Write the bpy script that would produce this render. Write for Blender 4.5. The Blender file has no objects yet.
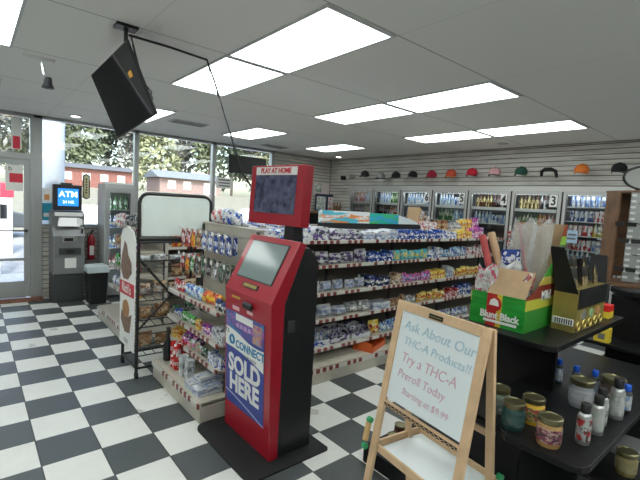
import bpy, math, random
from mathutils import Vector, Matrix
random.seed(7)
S = bpy.context.scene
C = S.collection
PI = math.pi

# ------------------------------------------------------------------ camera, sky, sun, exposure
def set_camera():
    f, yaw, pitch, roll = 415.208, 0.703796, 0.0850986, 0.0577397
    cy, sy, cp, sp = math.cos(yaw), math.sin(yaw), math.cos(pitch), math.sin(pitch)
    fwd = Vector((sy*cp, cy*cp, -sp)); right = Vector((cy, -sy, 0)); up = right.cross(fwd)
    r2 = right*math.cos(roll) + up*math.sin(roll); u2 = -right*math.sin(roll) + up*math.cos(roll)
    cam = bpy.data.cameras.new('camera'); o = bpy.data.objects.new('camera', cam); C.objects.link(o)
    cam.sensor_width = 36; cam.lens = 36*f/640; cam.clip_start = .05; cam.clip_end = 400
    M = Matrix((r2, u2, -fwd)).transposed().to_4x4(); M.translation = Vector((-0.338, -7.226, 1.780))
    o.matrix_world = M; S.camera = o
set_camera()
W = bpy.data.worlds.new('sky'); S.world = W; W.use_nodes = True
nt = W.node_tree; bg = nt.nodes['Background']
sk = nt.nodes.new('ShaderNodeTexSky'); sk.sky_type = 'NISHITA'; sk.sun_disc = False
sk.sun_elevation = math.radians(48); sk.sun_rotation = math.radians(200); sk.dust_density = 3; sk.air_density = 1.2
nt.links.new(sk.outputs[0], bg.inputs[0]); bg.inputs[1].default_value = 0.75
sun = bpy.data.lights.new('sun', 'SUN'); sun.energy = 4.0; sun.angle = math.radians(2); sun.color = (1, .96, .9)
so = bpy.data.objects.new('sun', sun); C.objects.link(so)
so.rotation_euler = Vector((0.25, 1.0, -1.15)).to_track_quat('-Z', 'Y').to_euler()
PANEL = 6.0
S.view_settings.view_transform = 'Standard'; S.view_settings.look = 'None'
S.view_settings.gamma = 1; S.view_settings.use_curve_mapping = False
S.view_settings.exposure = 0.1

YW, XF, H = 0.80, 6.694, 2.924
XL, YB = -3.6, -10.0

# ------------------------------------------------------------------ materials
MATS = {}
def mat(name, col=(.5, .5, .5), rough=.5, metal=0, emit=None, es=1, noise=0, nscale=20, spec=.5, bump=0, coat=0):
    if name in MATS: return MATS[name]
    m = bpy.data.materials.new(name); m.use_nodes = True; MATS[name] = m
    n = m.node_tree; b = n.nodes['Principled BSDF']
    b.inputs['Base Color'].default_value = (*col, 1); b.inputs['Roughness'].default_value = rough
    b.inputs['Metallic'].default_value = metal; b.inputs['Specular IOR Level'].default_value = spec
    if coat: b.inputs['Coat Weight'].default_value = coat
    if emit: b.inputs['Emission Color'].default_value = (*emit, 1); b.inputs['Emission Strength'].default_value = es
    if noise or bump:
        tc = n.nodes.new('ShaderNodeTexCoord'); t = n.nodes.new('ShaderNodeTexNoise'); t.inputs['Scale'].default_value = nscale
        t.inputs['Detail'].default_value = 4; n.links.new(tc.outputs['Object'], t.inputs[0])
        if noise:
            r = n.nodes.new('ShaderNodeValToRGB'); r.color_ramp.elements[0].position = .3; r.color_ramp.elements[1].position = .7
            r.color_ramp.elements[0].color = (*[c*(1-noise) for c in col], 1)
            r.color_ramp.elements[1].color = (*[min(1, c*(1+noise)) for c in col], 1)
            n.links.new(t.outputs[0], r.inputs[0]); n.links.new(r.outputs[0], b.inputs['Base Color'])
        if bump:
            bp = n.nodes.new('ShaderNodeBump'); bp.inputs['Strength'].default_value = bump; bp.inputs['Distance'].default_value = .01
            n.links.new(t.outputs[0], bp.inputs['Height']); n.links.new(bp.outputs[0], b.inputs['Normal'])
    return m

def nd(n, typ, **kw):
    x = n.nodes.new(typ)
    for k, v in kw.items(): setattr(x, k, v)
    return x
def math_(n, op, a, b=None, c=None):
    x = nd(n, 'ShaderNodeMath', operation=op)
    for i, v in enumerate((a, b, c)):
        if v is None: continue
        if isinstance(v, (int, float)): x.inputs[i].default_value = v
        else: n.links.new(v, x.inputs[i])
    return x.outputs[0]
def mixc(n, fac, a, b):
    x = nd(n, 'ShaderNodeMix', data_type='RGBA')
    for s, v in (('Factor', fac), ('A', a), ('B', b)):
        sock = [i for i in x.inputs if i.name == s and (i.type == ('VALUE' if s == 'Factor' else 'RGBA'))][0]
        if isinstance(v, (int, float)): sock.default_value = v
        elif isinstance(v, tuple): sock.default_value = (*v, 1)
        else: n.links.new(v, sock)
    return [o for o in x.outputs if o.type == 'RGBA'][0]

def pack(name, c1, c2, c3=(.85, .85, .85), scale=5.0, rough=.35, thr=.58):
    """printed packaging: ground colour, blocks of a second colour, a band of small print"""
    key = 'print_' + name
    if key in MATS: return MATS[key]
    m = bpy.data.materials.new(key); m.use_nodes = True; MATS[key] = m
    n = m.node_tree; b = n.nodes['Principled BSDF']; b.inputs['Roughness'].default_value = rough
    tc = nd(n, 'ShaderNodeTexCoord'); oi = nd(n, 'ShaderNodeObjectInfo')
    vm = nd(n, 'ShaderNodeVectorMath', operation='ADD'); n.links.new(tc.outputs['Generated'], vm.inputs[0])
    n.links.new(math_(n, 'MULTIPLY', oi.outputs['Random'], .6), vm.inputs[1])
    v = nd(n, 'ShaderNodeTexVoronoi'); v.inputs['Scale'].default_value = scale; n.links.new(vm.outputs[0], v.inputs['Vector'])
    sp = nd(n, 'ShaderNodeSeparateColor'); n.links.new(v.outputs['Color'], sp.inputs[0])
    k1 = math_(n, 'GREATER_THAN', sp.outputs[0], thr)
    col = mixc(n, k1, c1, c2)
    k3 = math_(n, 'GREATER_THAN', sp.outputs[1], .86)
    col = mixc(n, k3, col, c3)
    g = nd(n, 'ShaderNodeSeparateXYZ'); n.links.new(tc.outputs['Generated'], g.inputs[0])
    band = math_(n, 'MULTIPLY', math_(n, 'GREATER_THAN', g.outputs[2], .38), math_(n, 'LESS_THAN', g.outputs[2], .66))
    tx = nd(n, 'ShaderNodeTexNoise'); tx.inputs['Scale'].default_value = 14; n.links.new(vm.outputs[0], tx.inputs[0])
    col = mixc(n, math_(n, 'MULTIPLY', band, math_(n, 'GREATER_THAN', tx.outputs[0], .52)), col, c3)
    n.links.new(col, b.inputs['Base Color'])
    return m

RED, DRED, BLUE, NAVY = (.50, .03, .035), (.20, .01, .02), (.02, .09, .42), (.012, .03, .16)
CYAN, SKY, GREEN, DGREEN = (.05, .45, .65), (.35, .6, .8), (.10, .42, .08), (.02, .14, .05)
YEL, ORG, PUR, PINK = (.85, .6, .05), (.8, .22, .03), (.22, .04, .35), (.75, .15, .35)
WHT, GRY, BLK, BRN, TAN = (.62, .64, .66), (.4, .41, .42), (.015, .015, .018), (.2, .09, .04), (.6, .45, .28)
PK = {
 'blue': pack('blue', BLUE, NAVY), 'bluewhite': pack('bluewhite', WHT, BLUE), 'whitepurple': pack('whitepurple', WHT, (.14, .07, .25), (.05, .05, .1), thr=.74),
 'white': pack('white', WHT, (.35, .42, .6), (.2, .25, .4), thr=.74), 'teal': pack('teal', CYAN, (.1, .5, .5), YEL), 'yellow': pack('yellow', YEL, (.8, .75, .4), RED),
 'red': pack('red', RED, DRED), 'redwhite': pack('redwhite', WHT, RED), 'redyellow': pack('redyellow', RED, YEL, WHT), 'tan': pack('tan', TAN, BRN, WHT),
 'brown': pack('brown', BRN, (.35, .18, .08), TAN), 'green': pack('green', GREEN, DGREEN), 'greenwhite': pack('greenwhite', WHT, GREEN, PINK),
 'purple': pack('purple', PUR, PINK), 'pink': pack('pink', PINK, PUR, SKY), 'orange': pack('orange', ORG, RED, YEL), 'navy': pack('navy', NAVY, BLK),
 'sky': pack('sky', SKY, BLUE), 'grey': pack('grey', GRY, (.2, .2, .22)), 'black': pack('black', BLK, (.06, .05, .05), (.5, .5, .5)),
 'clear': pack('clear', (.55, .58, .6), (.75, .78, .8), (.2, .22, .25), 5, .15), 'dark': pack('dark', (.03, .04, .04), DGREEN, (.4, .4, .4)),
}
M_ = dict(
 black=mat('black_metal', (.012, .012, .013), .4), melamine=mat('black_melamine', (.009, .009, .010), .34, noise=.15, nscale=60, spec=.2),
 plastic=mat('black_plastic', (.015, .015, .017), .35), rubber=mat('black_rubber', (.012, .012, .013), .8, noise=.2, nscale=90),
 cream=mat('cream_steel', (.50, .47, .40), .4, noise=.05, nscale=9), deck=mat('cream_deck', (.55, .51, .43), .42, noise=.07, nscale=14),
 alu=mat('aluminium', (.42, .43, .43), .35, .6), steel=mat('brushed_steel', (.55, .55, .55), .3, .8), chrome=mat('chrome', (.8, .8, .8), .12, 1),
 white=mat('white_plastic', (.8, .8, .79), .4), wpaint=mat('white_paint', (.72, .72, .7), .5), paper=mat('white_paper', (.8, .8, .78), .7),
 red=mat('red_enamel', (.36, .010, .024), .32, coat=.3), wood=mat('pale_pine', (.66, .45, .27), .5, noise=.1, nscale=12),
 grey=mat('grey_plastic', (.14, .145, .15), .4), dgrey=mat('dark_grey_plastic', (.045, .05, .052), .45), silver=mat('silver_paint', (.5, .5, .5), .3, .7),
 card=mat('brown_cardboard', (.42, .28, .16), .75, noise=.08, nscale=20), wire=mat('dark_wire', (.03, .03, .03), .4, .5),
 brownb=mat('brown_board', (.17, .085, .04), .5, noise=.25, nscale=12), gold=mat('gold_print', (.42, .33, .10), .3, .5, noise=.2, nscale=8),
 green=mat('green_plastic', (.02, .32, .12), .4), bluecap=mat('blue_cap', (.01, .1, .6), .35), lid=mat('gold_lid', (.22, .20, .11), .28, .8),
 whiteboard=mat('whiteboard_surface', (.78, .84, .86), .22), cord=mat('black_cord', (.01, .01, .01), .5), amber=mat('amber_candle', (.8, .33, .04), .3),
 boardface=mat('dry_erase_panel', (.72, .80, .77), .25, noise=.04, nscale=5), maroon=mat('maroon_wax', (.10, .015, .02), .3),
)
def glassmat(name, tint=(1, 1, 1), refl=1.0, ior=1.5):
    m = bpy.data.materials.new(name); m.use_nodes = True; n = m.node_tree; n.nodes.clear()
    o = nd(n, 'ShaderNodeOutputMaterial'); t = nd(n, 'ShaderNodeBsdfTransparent'); t.inputs[0].default_value = (*tint, 1)
    g = nd(n, 'ShaderNodeBsdfGlossy'); g.inputs['Roughness'].default_value = .02
    f = nd(n, 'ShaderNodeFresnel'); f.inputs[0].default_value = ior
    mx = nd(n, 'ShaderNodeMixShader'); n.links.new(math_(n, 'MULTIPLY', f.outputs[0], refl), mx.inputs[0])
    n.links.new(t.outputs[0], mx.inputs[1]); n.links.new(g.outputs[0], mx.inputs[2]); n.links.new(mx.outputs[0], o.inputs[0]); return m
GLASS = glassmat('window_glass', (.93, .96, .96)); CGLASS = glassmat('cooler_glass', (.93, .95, .95), .8)
BAGFILM = glassmat('clear_bag_film', (.93, .93, .93), 2.4)
SCREEN = mat('dark_screen_glass', (.01, .011, .013), .05, spec=1.0, coat=1)

def floor_mat():
    m = bpy.data.materials.new('checker_tile'); m.use_nodes = True; n = m.node_tree; b = n.nodes['Principled BSDF']
    tc = nd(n, 'ShaderNodeTexCoord'); s = nd(n, 'ShaderNodeSeparateXYZ'); n.links.new(tc.outputs['Object'], s.inputs[0])
    T = .34972
    u = math_(n, 'DIVIDE', s.outputs[0], T); v = math_(n, 'DIVIDE', s.outputs[1], T)
    fu = math_(n, 'FLOOR', u); fv = math_(n, 'FLOOR', v)
    par = math_(n, 'PINGPONG', math_(n, 'ADD', fu, fv), 1)      # 0 dark, 1 white
    wn = nd(n, 'ShaderNodeTexWhiteNoise', noise_dimensions='2D'); cb = nd(n, 'ShaderNodeCombineXYZ')
    n.links.new(fu, cb.inputs[0]); n.links.new(fv, cb.inputs[1]); n.links.new(cb.outputs[0], wn.inputs['Vector'])
    no = nd(n, 'ShaderNodeTexNoise'); no.inputs['Scale'].default_value = 7; no.inputs['Detail'].default_value = 6; no.inputs['Roughness'].default_value = .7
    n.links.new(tc.outputs['Object'], no.inputs[0])
    n2 = nd(n, 'ShaderNodeTexNoise'); n2.inputs['Scale'].default_value = 60; n2.inputs['Detail'].default_value = 3; n.links.new(tc.outputs['Object'], n2.inputs[0])
    k = math_(n, 'MULTIPLY_ADD', n2.outputs[0], .35, math_(n, 'MULTIPLY', no.outputs[0], .65))
    dk = mixc(n, k, (.035, .042, .045), (.095, .108, .108)); wt = mixc(n, k, (.60, .60, .57), (.82, .82, .78))
    dk = mixc(n, math_(n, 'MULTIPLY', wn.outputs[0], .3), dk, (.09, .10, .10))
    col = mixc(n, par, dk, wt)
    # dark scuffs on some tiles
    n3 = nd(n, 'ShaderNodeTexNoise'); n3.inputs['Scale'].default_value = 2.3; n3.inputs['Detail'].default_value = 8; n.links.new(tc.outputs['Object'], n3.inputs[0])
    sc = math_(n, 'MULTIPLY', math_(n, 'GREATER_THAN', n3.outputs[0], .66), .35)
    col = mixc(n, sc, col, (.12, .12, .11))
    def edge(x, w):
        fr = math_(n, 'FRACT', x); d = math_(n, 'MINIMUM', fr, math_(n, 'SUBTRACT', 1, fr)); return math_(n, 'LESS_THAN', d, w)
    col = mixc(n, math_(n, 'MULTIPLY', edge(u, .013), .92), col, (.025, .026, .026))
    col = mixc(n, math_(n, 'MULTIPLY', edge(v, .007), .55), col, (.04, .04, .04))
    n.links.new(col, b.inputs['Base Color'])
    n.links.new(math_(n, 'MULTIPLY_ADD', no.outputs[0], .3, .30), b.inputs['Roughness'])
    b.inputs['Specular IOR Level'].default_value = .5
    return m
def ceil_mat():
    m = bpy.data.materials.new('ceiling_panels'); m.use_nodes = True; n = m.node_tree; b = n.nodes['Principled BSDF']
    tc = nd(n, 'ShaderNodeTexCoord'); s = nd(n, 'ShaderNodeSeparateXYZ'); n.links.new(tc.outputs['Object'], s.inputs[0])
    u = math_(n, 'DIVIDE', math_(n, 'SUBTRACT', s.outputs[0], .60), 1.25); v = math_(n, 'DIVIDE', math_(n, 'ADD', s.outputs[1], 4.095), 1.235)
    def edge(x, w):
        fr = math_(n, 'FRACT', x); d = math_(n, 'MINIMUM', fr, math_(n, 'SUBTRACT', 1, fr)); return math_(n, 'LESS_THAN', d, w)
    col = mixc(n, math_(n, 'MULTIPLY', edge(u, .003), .22), (.86, .86, .84), (.25, .25, .25))
    col = mixc(n, math_(n, 'MULTIPLY', edge(v, .005), .6), col, (.15, .15, .15))
    n.links.new(col, b.inputs['Base Color']); b.inputs['Roughness'].default_value = .8
    return m
def slat_mat():
    m = bpy.data.materials.new('weathered_slat_boards'); m.use_nodes = True; n = m.node_tree; b = n.nodes['Principled BSDF']
    tc = nd(n, 'ShaderNodeTexCoord'); mp = nd(n, 'ShaderNodeMapping'); n.links.new(tc.outputs['Object'], mp.inputs[0]); mp.inputs['Scale'].default_value = (1.2, 1.2, 12)
    no = nd(n, 'ShaderNodeTexNoise'); no.inputs['Scale'].default_value = 1.6; no.inputs['Detail'].default_value = 5; n.links.new(mp.outputs[0], no.inputs[0])
    r = nd(n, 'ShaderNodeValToRGB'); r.color_ramp.elements[0].position = .25; r.color_ramp.elements[0].color = (.40, .385, .36, 1)
    r.color_ramp.elements[1].position = .58; r.color_ramp.elements[1].color = (.66, .64, .60, 1)
    n.links.new(no.outputs[0], r.inputs[0]); n.links.new(r.outputs[0], b.inputs['Base Color']); b.inputs['Roughness'].default_value = .6
    return m
def rail_mat():
    m = bpy.data.materials.new('price_tags'); m.use_nodes = True; n = m.node_tree; b = n.nodes['Principled BSDF']
    tc = nd(n, 'ShaderNodeTexCoord'); s = nd(n, 'ShaderNodeSeparateXYZ'); n.links.new(tc.outputs['Object'], s.inputs[0])
    u = math_(n, 'MULTIPLY', s.outputs[0], 1/.085); fl = math_(n, 'FLOOR', u); fr = math_(n, 'FRACT', u)
    wn = nd(n, 'ShaderNodeTexWhiteNoise', noise_dimensions='1D'); n.links.new(math_(n, 'ADD', fl, .5), wn.inputs['W'])
    col = mixc(n, math_(n, 'GREATER_THAN', fr, .42), (.62, .59, .54), (.20, .04, .035))
    col = mixc(n, math_(n, 'GREATER_THAN', wn.outputs[0], .8), col, (.62, .6, .56))
    n.links.new(col, b.inputs['Base Color']); b.inputs['Roughness'].default_value = .45
    return m
M_['floor'] = floor_mat(); M_['ceil'] = ceil_mat(); M_['slat'] = slat_mat(); M_['rail'] = rail_mat()

# ------------------------------------------------------------------ mesh helpers
class MB:
    def __init__(s): s.v = []; s.f = []; s.sm = []
    def add(s, vs, fs, smooth=False):
        k = len(s.v); s.v += [tuple(v) for v in vs]; s.f += [tuple(i+k for i in f) for f in fs]; s.sm += [smooth]*len(fs); return s
    def box(s, c, d, rz=0, R=None):
        x, y, z = d[0]/2, d[1]/2, d[2]/2; c = Vector(c)
        P = [Vector(p) for p in ((-x,-y,-z),(x,-y,-z),(x,y,-z),(-x,y,-z),(-x,-y,z),(x,-y,z),(x,y,z),(-x,y,z))]
        if rz: R = Matrix.Rotation(rz, 3, 'Z')
        if R is not None: P = [R@p for p in P]
        return s.add([c+p for p in P], [(0,3,2,1),(4,5,6,7),(0,1,5,4),(1,2,6,5),(2,3,7,6),(3,0,4,7)])
    def bx(s, x0, x1, y0, y1, z0, z1): return s.box(((x0+x1)/2, (y0+y1)/2, (z0+z1)/2), (abs(x1-x0), abs(y1-y0), abs(z1-z0)))
    def tube(s, pts, r, n=8, closed=False):
        pts = [Vector(p) for p in pts]; vs = []; fs = []; N = len(pts)
        up = None
        for i, p in enumerate(pts):
            a = pts[(i-1) % N] if (closed or i > 0) else p; b = pts[(i+1) % N] if (closed or i < N-1) else p
            d = (b-a).normalized()
            if up is None: up = Vector((0, 0, 1)) if abs(d.z) < .9 else Vector((1, 0, 0))
            e = d.cross(up).normalized(); up = e.cross(d).normalized()
            rr = r[i] if isinstance(r, (list, tuple)) else r
            for k in range(n):
                t = 2*PI*k/n; vs.append(p + e*math.cos(t)*rr + up*math.sin(t)*rr)
        for i in range(N if closed else N-1):
            j = (i+1) % N
            for k in range(n): fs.append((i*n+k, i*n+(k+1) % n, j*n+(k+1) % n, j*n+k))
        if not closed: fs += [tuple(range(n-1, -1, -1)), tuple((N-1)*n+k for k in range(n))]
        return s.add(vs, fs, True)
    def lathe(s, prof, c=(0, 0, 0), n=20):
        vs = []; fs = []; N = len(prof)
        for r, z in prof:
            for k in range(n):
                t = 2*PI*k/n; vs.append((c[0]+r*math.cos(t), c[1]+r*math.sin(t), c[2]+z))
        for i in range(N-1):
            for k in range(n): fs.append((i*n+k, i*n+(k+1) % n, (i+1)*n+(k+1) % n, (i+1)*n+k))
        fs += [tuple(range(n-1, -1, -1)), tuple((N-1)*n+k for k in range(n))]
        return s.add(vs, fs, True)
    def prism(s, poly, axis, a, b):
        """poly in the two other axes (in xyz order), extruded along axis a..b"""
        N = len(poly); vs = []
        for t in (a, b):
            for p, q in poly: vs.append({'x': (t, p, q), 'y': (p, t, q), 'z': (p, q, t)}[axis])
        fs = [tuple(range(N-1, -1, -1)), tuple(range(N, 2*N))] + [(i, (i+1) % N, N+(i+1) % N, N+i) for i in range(N)]
        return s.add(vs, fs)
    def pouch(s, w, d, h, n=7, z0=0, crimp=.03):
        """a filled bag standing on its end: puffed in the middle, flat seams top and bottom"""
        vs = []; fs = []; k = len(s.v)
        for side in (1, -1):
            for j in range(n+1):
                for i in range(n+1):
                    u = i/n*2-1; v = j/n*2-1
                    p = max(0, (1-u**4))*max(0, (1-abs(v)**3)); wob = .12*math.sin(5*u+3*v+side)
                    vs.append((u*w/2*(1-.06*(1-v*v)), side*d/2*(p**.6)*(1+wob) if p > 0 else 0, z0+(v+1)/2*h))
        for q in range(2):
            o = q*(n+1)**2
            for j in range(n):
                for i in range(n):
                    a = o+j*(n+1)+i; f = (a, a+1, a+n+2, a+n+1); fs.append(f[::-1] if q == 0 else f)
        return s.add(vs, fs, True)
    def mesh(s, name, m):
        me = bpy.data.meshes.new(name); me.from_pydata(s.v, [], s.f); me.validate()
        if len(me.polygons) == len(s.sm): me.polygons.foreach_set('use_smooth', s.sm)
        me.update(); me.materials.append(m)
        if any(s.sm) and len(s.f) > 6: me.set_sharp_from_angle(angle=math.radians(42))
        return me
    def build(s, name, m, parent=None, bevel=0, fix=True):
        me = s.mesh(name, m)
        import bmesh
        b = bmesh.new(); b.from_mesh(me)
        if fix: bmesh.ops.recalc_face_normals(b, faces=b.faces)
        b.to_mesh(me); b.free()
        if any(s.sm): me.set_sharp_from_angle(angle=math.radians(42))
        o = bpy.data.objects.new(name, me); C.objects.link(o)
        if parent is not None: o.parent = parent
        if bevel:
            bv = o.modifiers.new('bevel', 'BEVEL'); bv.width = bevel; bv.segments = 2; bv.limit_method = 'ANGLE'
        return o

def tag(o, label, cat, group=None, kind=None):
    o['label'] = label; o['category'] = cat
    if group: o['group'] = group
    if kind: o['kind'] = kind
    return o
def thing(name, label, cat, loc=(0, 0, 0), rz=0, group=None):
    o = bpy.data.objects.new(name, None); o.empty_display_size = .1; C.objects.link(o); o.location = loc; o.rotation_euler = (0, 0, rz)
    return tag(o, label, cat, group)
def struct(name, mb, m, bevel=0, parent=None):
    o = mb.build(name, m, parent, bevel)
    if parent is None: o['kind'] = 'structure'
    return o
def text(body, size, m, parent, loc, R, name='lettering', sx=1, bold=0, align='CENTER', ext=.0008, shear=0):
    cu = bpy.data.curves.new(name, 'FONT'); cu.body = body; cu.size = size; cu.align_x = align; cu.align_y = 'CENTER'
    cu.extrude = ext; cu.offset = bold; cu.shear = shear; cu.resolution_u = 3; cu.materials.append(m)
    tmp = bpy.data.objects.new(name, cu); me = bpy.data.meshes.new_from_object(tmp); bpy.data.objects.remove(tmp)
    o = bpy.data.objects.new(name, me); C.objects.link(o); o.parent = parent
    M = Matrix(R).to_4x4() if not isinstance(R, Matrix) else R.to_4x4()
    M = Matrix.Translation(Vector(loc)) @ M @ Matrix.Diagonal((sx, 1, 1, 1)); o.matrix_local = M
    return o
def axes(ex, ey):
    ex = Vector(ex).normalized(); ey = Vector(ey).normalized(); ez = ex.cross(ey).normalized(); ey = ez.cross(ex)
    return Matrix((ex, ey, ez)).transposed()
FACE_MX = axes((0, -1, 0), (0, 0, 1))    # writing on a face that looks towards -X
FACE_MY = axes((1, 0, 0), (0, 0, 1))     # writing on a face that looks towards -Y

# ------------------------------------------------------------------ setting: shell
struct('floor', MB().bx(XL, XF+1.2, YB, YW+.15, -.05, 0), M_['floor'])
cm = MB().bx(XL, XF+1.2, YB, YW+.2, H, H+.05); struct('ceiling', cm, M_['ceil'])
wall = mat('painted_wall', (.55, .55, .53), .7)
struct('wall_left', MB().bx(XL-.1, XL, YB, YW, 0, H), wall)
struct('wall_back', MB().bx(XL, XF+1.2, YB-.1, YB, 0, H), wall)
# window wall: slat-board wainscot, slat-board wall at the right, header
def slats(mb, axis, p, a, b, z0, z1, face):
    z = z0
    while z < z1-.005:
        t = min(z+.064, z1)
        if axis == 'y': mb.bx(a, b, p, p-face*.014, z, t)
        else: mb.bx(p, p-face*.014, a, b, z, t)
        z += .0762
    return mb
SILL = 1.19
wb = MB().bx(.55, 4.93, YW+.014, YW+.12, 0, SILL); wb.bx(4.93, XF+1.2, YW+.014, YW+.12, 0, H); wb.bx(XL, -.62, YW+.014, YW+.12, 0, H)
struct('wall_front', wb, mat('dark_groove', (.10, .095, .09), .8))
sl = MB(); slats(sl, 'y', YW+.014, .56, 4.93, .0, SILL-.02, 1); slats(sl, 'y', YW+.014, 4.97, XF, .0, H-.01, 1)
struct('trim_1', sl, M_['slat'])
struct('trim_2', MB().bx(.55, 4.93, YW-.05, YW+.12, SILL-.02, SILL+.02), M_['alu'])
# cooler wall: slat boards above the cooler doors
struct('wall_right', MB().bx(XF+.014, XF+.1, YB, YW, 2.28, H).bx(XF+.014, XF+.1, .03, YW, 0, 2.28).bx(XF+.014, XF+.1, YB, -6.35, 0, 2.28), MATS['dark_groove'])
s2 = MB(); slats(s2, 'x', XF+.014, YB, YW-.016, 2.29, H-.01, 1); slats(s2, 'x', XF+.014, .04, YW-.016, 0, 2.28, 1)
struct('trim_3', s2, M_['slat'])
struct('trim_4', MB().bx(XF-.05, XF+.02, -6.36, .04, 2.19, 2.275), mat('pale_metal_header', (.55, .55, .54), .4, .3), .004)
# window frames and panes
fr = MB()
for a, b in ((.45, .56), (1.955, 2.03), (3.465, 3.54), (4.89, 4.97)): fr.bx(a, b, YW-.03, YW+.08, SILL if a > .5 else 0, H)
fr.bx(.45, 4.97, YW-.03, YW+.08, H-.05, H)
struct('trim_5', fr, M_['alu'], .003)
for i, (a, b) in enumerate(((.56, 1.955), (2.03, 3.465), (3.54, 4.89))):
    struct('window_%d' % (i+1), MB().bx(a, b, YW+.02, YW+.026, SILL+.02, H-.05), GLASS)
# entrance door with transom
d = bpy.data.objects.new('door_1', None); C.objects.link(d); d['kind'] = 'structure'
X0, X1 = -.52, .45
MB().bx(X0, X0+.05, YW-.03, YW+.07, 0, H).bx(X1-.05, X1, YW-.03, YW+.07, 0, H).bx(X0+.05, X1-.05, YW-.03, YW+.07, 2.22, 2.31).bx(X0+.05, X1-.05, YW-.03, YW+.07, 2.86, H).build('door_frame', M_['alu'], d)
MB().bx(X0+.05, X0+.13, YW, YW+.045, .03, 2.22).bx(X1-.13, X1-.05, YW, YW+.045, .03, 2.22).bx(X0+.13, X1-.13, YW, YW+.045, .03, .29).bx(X0+.13, X1-.13, YW, YW+.045, 2.13, 2.22)\
    .bx(X0+.13, X1-.13, YW+.005, YW+.04, .62, .66).build('door_leaf', mat('door_metal', (.42, .44, .44), .4, .4), d, .003)
MB().bx(X0+.13, X1-.13, YW+.02, YW+.026, .29, 2.13).build('door_glass', GLASS, d)
MB().bx(X0+.05, X1-.05, YW+.02, YW+.026, 2.31, 2.86).build('transom_glass', GLASS, d)
MB().tube([(X0+.1, YW-.06, 1.10), (X1-.1, YW-.06, 1.10)], .012).box((X0+.1, YW-.03, 1.1), (.03, .07, .04)).box((X1-.1, YW-.03, 1.1), (.03, .07, .04)).build('push_bar', M_['dgrey'], d)
struct('trim_6', MB().bx(X0, .56, YW-.24, YW-.03, 0, .025), mat('rusty_threshold', (.22, .09, .05), .7, noise=.5, nscale=14), .006)
struct('baseboard_front', MB().bx(.56, 4.93, YW-.025, YW, 0, .05), mat('scuffed_base', (.4, .37, .33), .6))

# ceiling fittings
emit = mat('light_diffuser', (.9, .95, .95), .5, emit=(.93, 1.0, .97), es=PANEL)
frame_m = mat('white_frame', (.6, .62, .62), .5)
k = 0
RW = ['nearest the camera', 'second row', 'third row', 'far row by the windows']
first = None
place = {(1.25, -5.31): 'large bright ceiling panel at the top centre of the photo', (1.25, -4.07): 'bright ceiling panel behind the hanging cord',
 (3.12, -5.31): 'long bright ceiling panel right of centre', (3.12, -4.07): 'bright ceiling panel left end of the middle pair',
 (4.98, -5.31): 'rightmost bright ceiling panel, near the cooler wall', (4.98, -4.07): 'bright ceiling panel left of the rightmost one',
 (1.25, -1.50): 'bright ceiling panel half hidden behind the hanging television', (3.12, -1.50): 'small far ceiling panel above the dark hanging sign',
 (4.98, -1.50): 'small far ceiling panel nearest the far room corner', (-.64, -4.07): 'bright ceiling panel cut off at the top left corner',
 (-.64, -1.50): 'bright ceiling panel cut off at the left edge'}
for x in (-2.5, -.64, 1.25, 3.12, 4.98):
    for y in (-9.2, -7.95, -5.31, -4.07, -1.50):  # the two rows nearest the back wall are unseen, added for more light
        lab = place.get((x, y), 'unseen ceiling light panel outside the left and near edge of the photo')
        t = thing('ceiling_light', lab, 'ceiling light', (x+.285, y+.60, H-.012), 0, 'ceiling light panels')
        MB().bx(-.30, -.28, -.61, .61, 0, .012).bx(.28, .30, -.61, .61, 0, .012).bx(-.28, .28, -.61, -.585, 0, .012).bx(-.28, .28, .585, .61, 0, .012).build('frame', frame_m, t)
        MB().bx(-.28, .28, -.585, .585, .004, .0115).build('diffuser', emit, t)
for x, y, lab in ((2.28, -.83, 'grey ceiling vent left of the small far light panel'), (4.5, .12, 'grey ceiling vent near the far slat wall')):
    t = thing('ceiling_vent', lab, 'vent', (x, y, H-.012), 0, 'ceiling vents')
    MB().bx(-.28, .28, -.14, .14, 0, .012).build('frame', frame_m, t)
    sb = MB()
    for i in range(9): sb.bx(-.25, .25, -.12+i*.027, -.108+i*.027, -.006, 0)
    sb.build('louvre', mat('vent_grey', (.25, .25, .24), .5), t)
for x, y, lab in ((.93, .24, 'small round downlight above the ticket machine by the window'), (6.3, .1, 'small round downlight in the far room corner'), (6.2, -3.9, 'small round ceiling disc above the cooler doors')):
    t = thing('downlight', lab, 'downlight', (x, y, H-.014), 0, 'round ceiling fittings')
    MB().lathe([(.085, .014), (.09, .004), (.075, 0)]).build('rim', frame_m, t)
    MB().lathe([(.06, -.002), (.055, 0)]).build('lamp', mat('lamp_glow', (.9, .9, .85), .5, emit=(1, .95, .85), es=9 if y > -1 else .2) if y > -1 else frame_m, t)
t = thing('security_camera', 'small dome spot fitting on a track at the upper left ceiling', 'spot lamp', (.16, -2.72, H))
MB().bx(-.13, .1, -.02, .02, -.02, 0).build('track', M_['wpaint'], t)
MB().tube([(.0, 0, -.02), (.02, 0, -.14)], .014).build('arm', M_['chrome'], t)
MB().lathe([(.028, .09), (.035, .03), (.05, 0), (.045, -.004)], (.05, 0, -.25)).build('head', M_['dgrey'], t)
exec_later = []

ORD = ['first', 'second', 'third', 'fourth', 'fifth', 'sixth', 'seventh', 'eighth', 'ninth', 'tenth', 'eleventh', 'twelfth', 'thirteenth', 'fourteenth']

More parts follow.
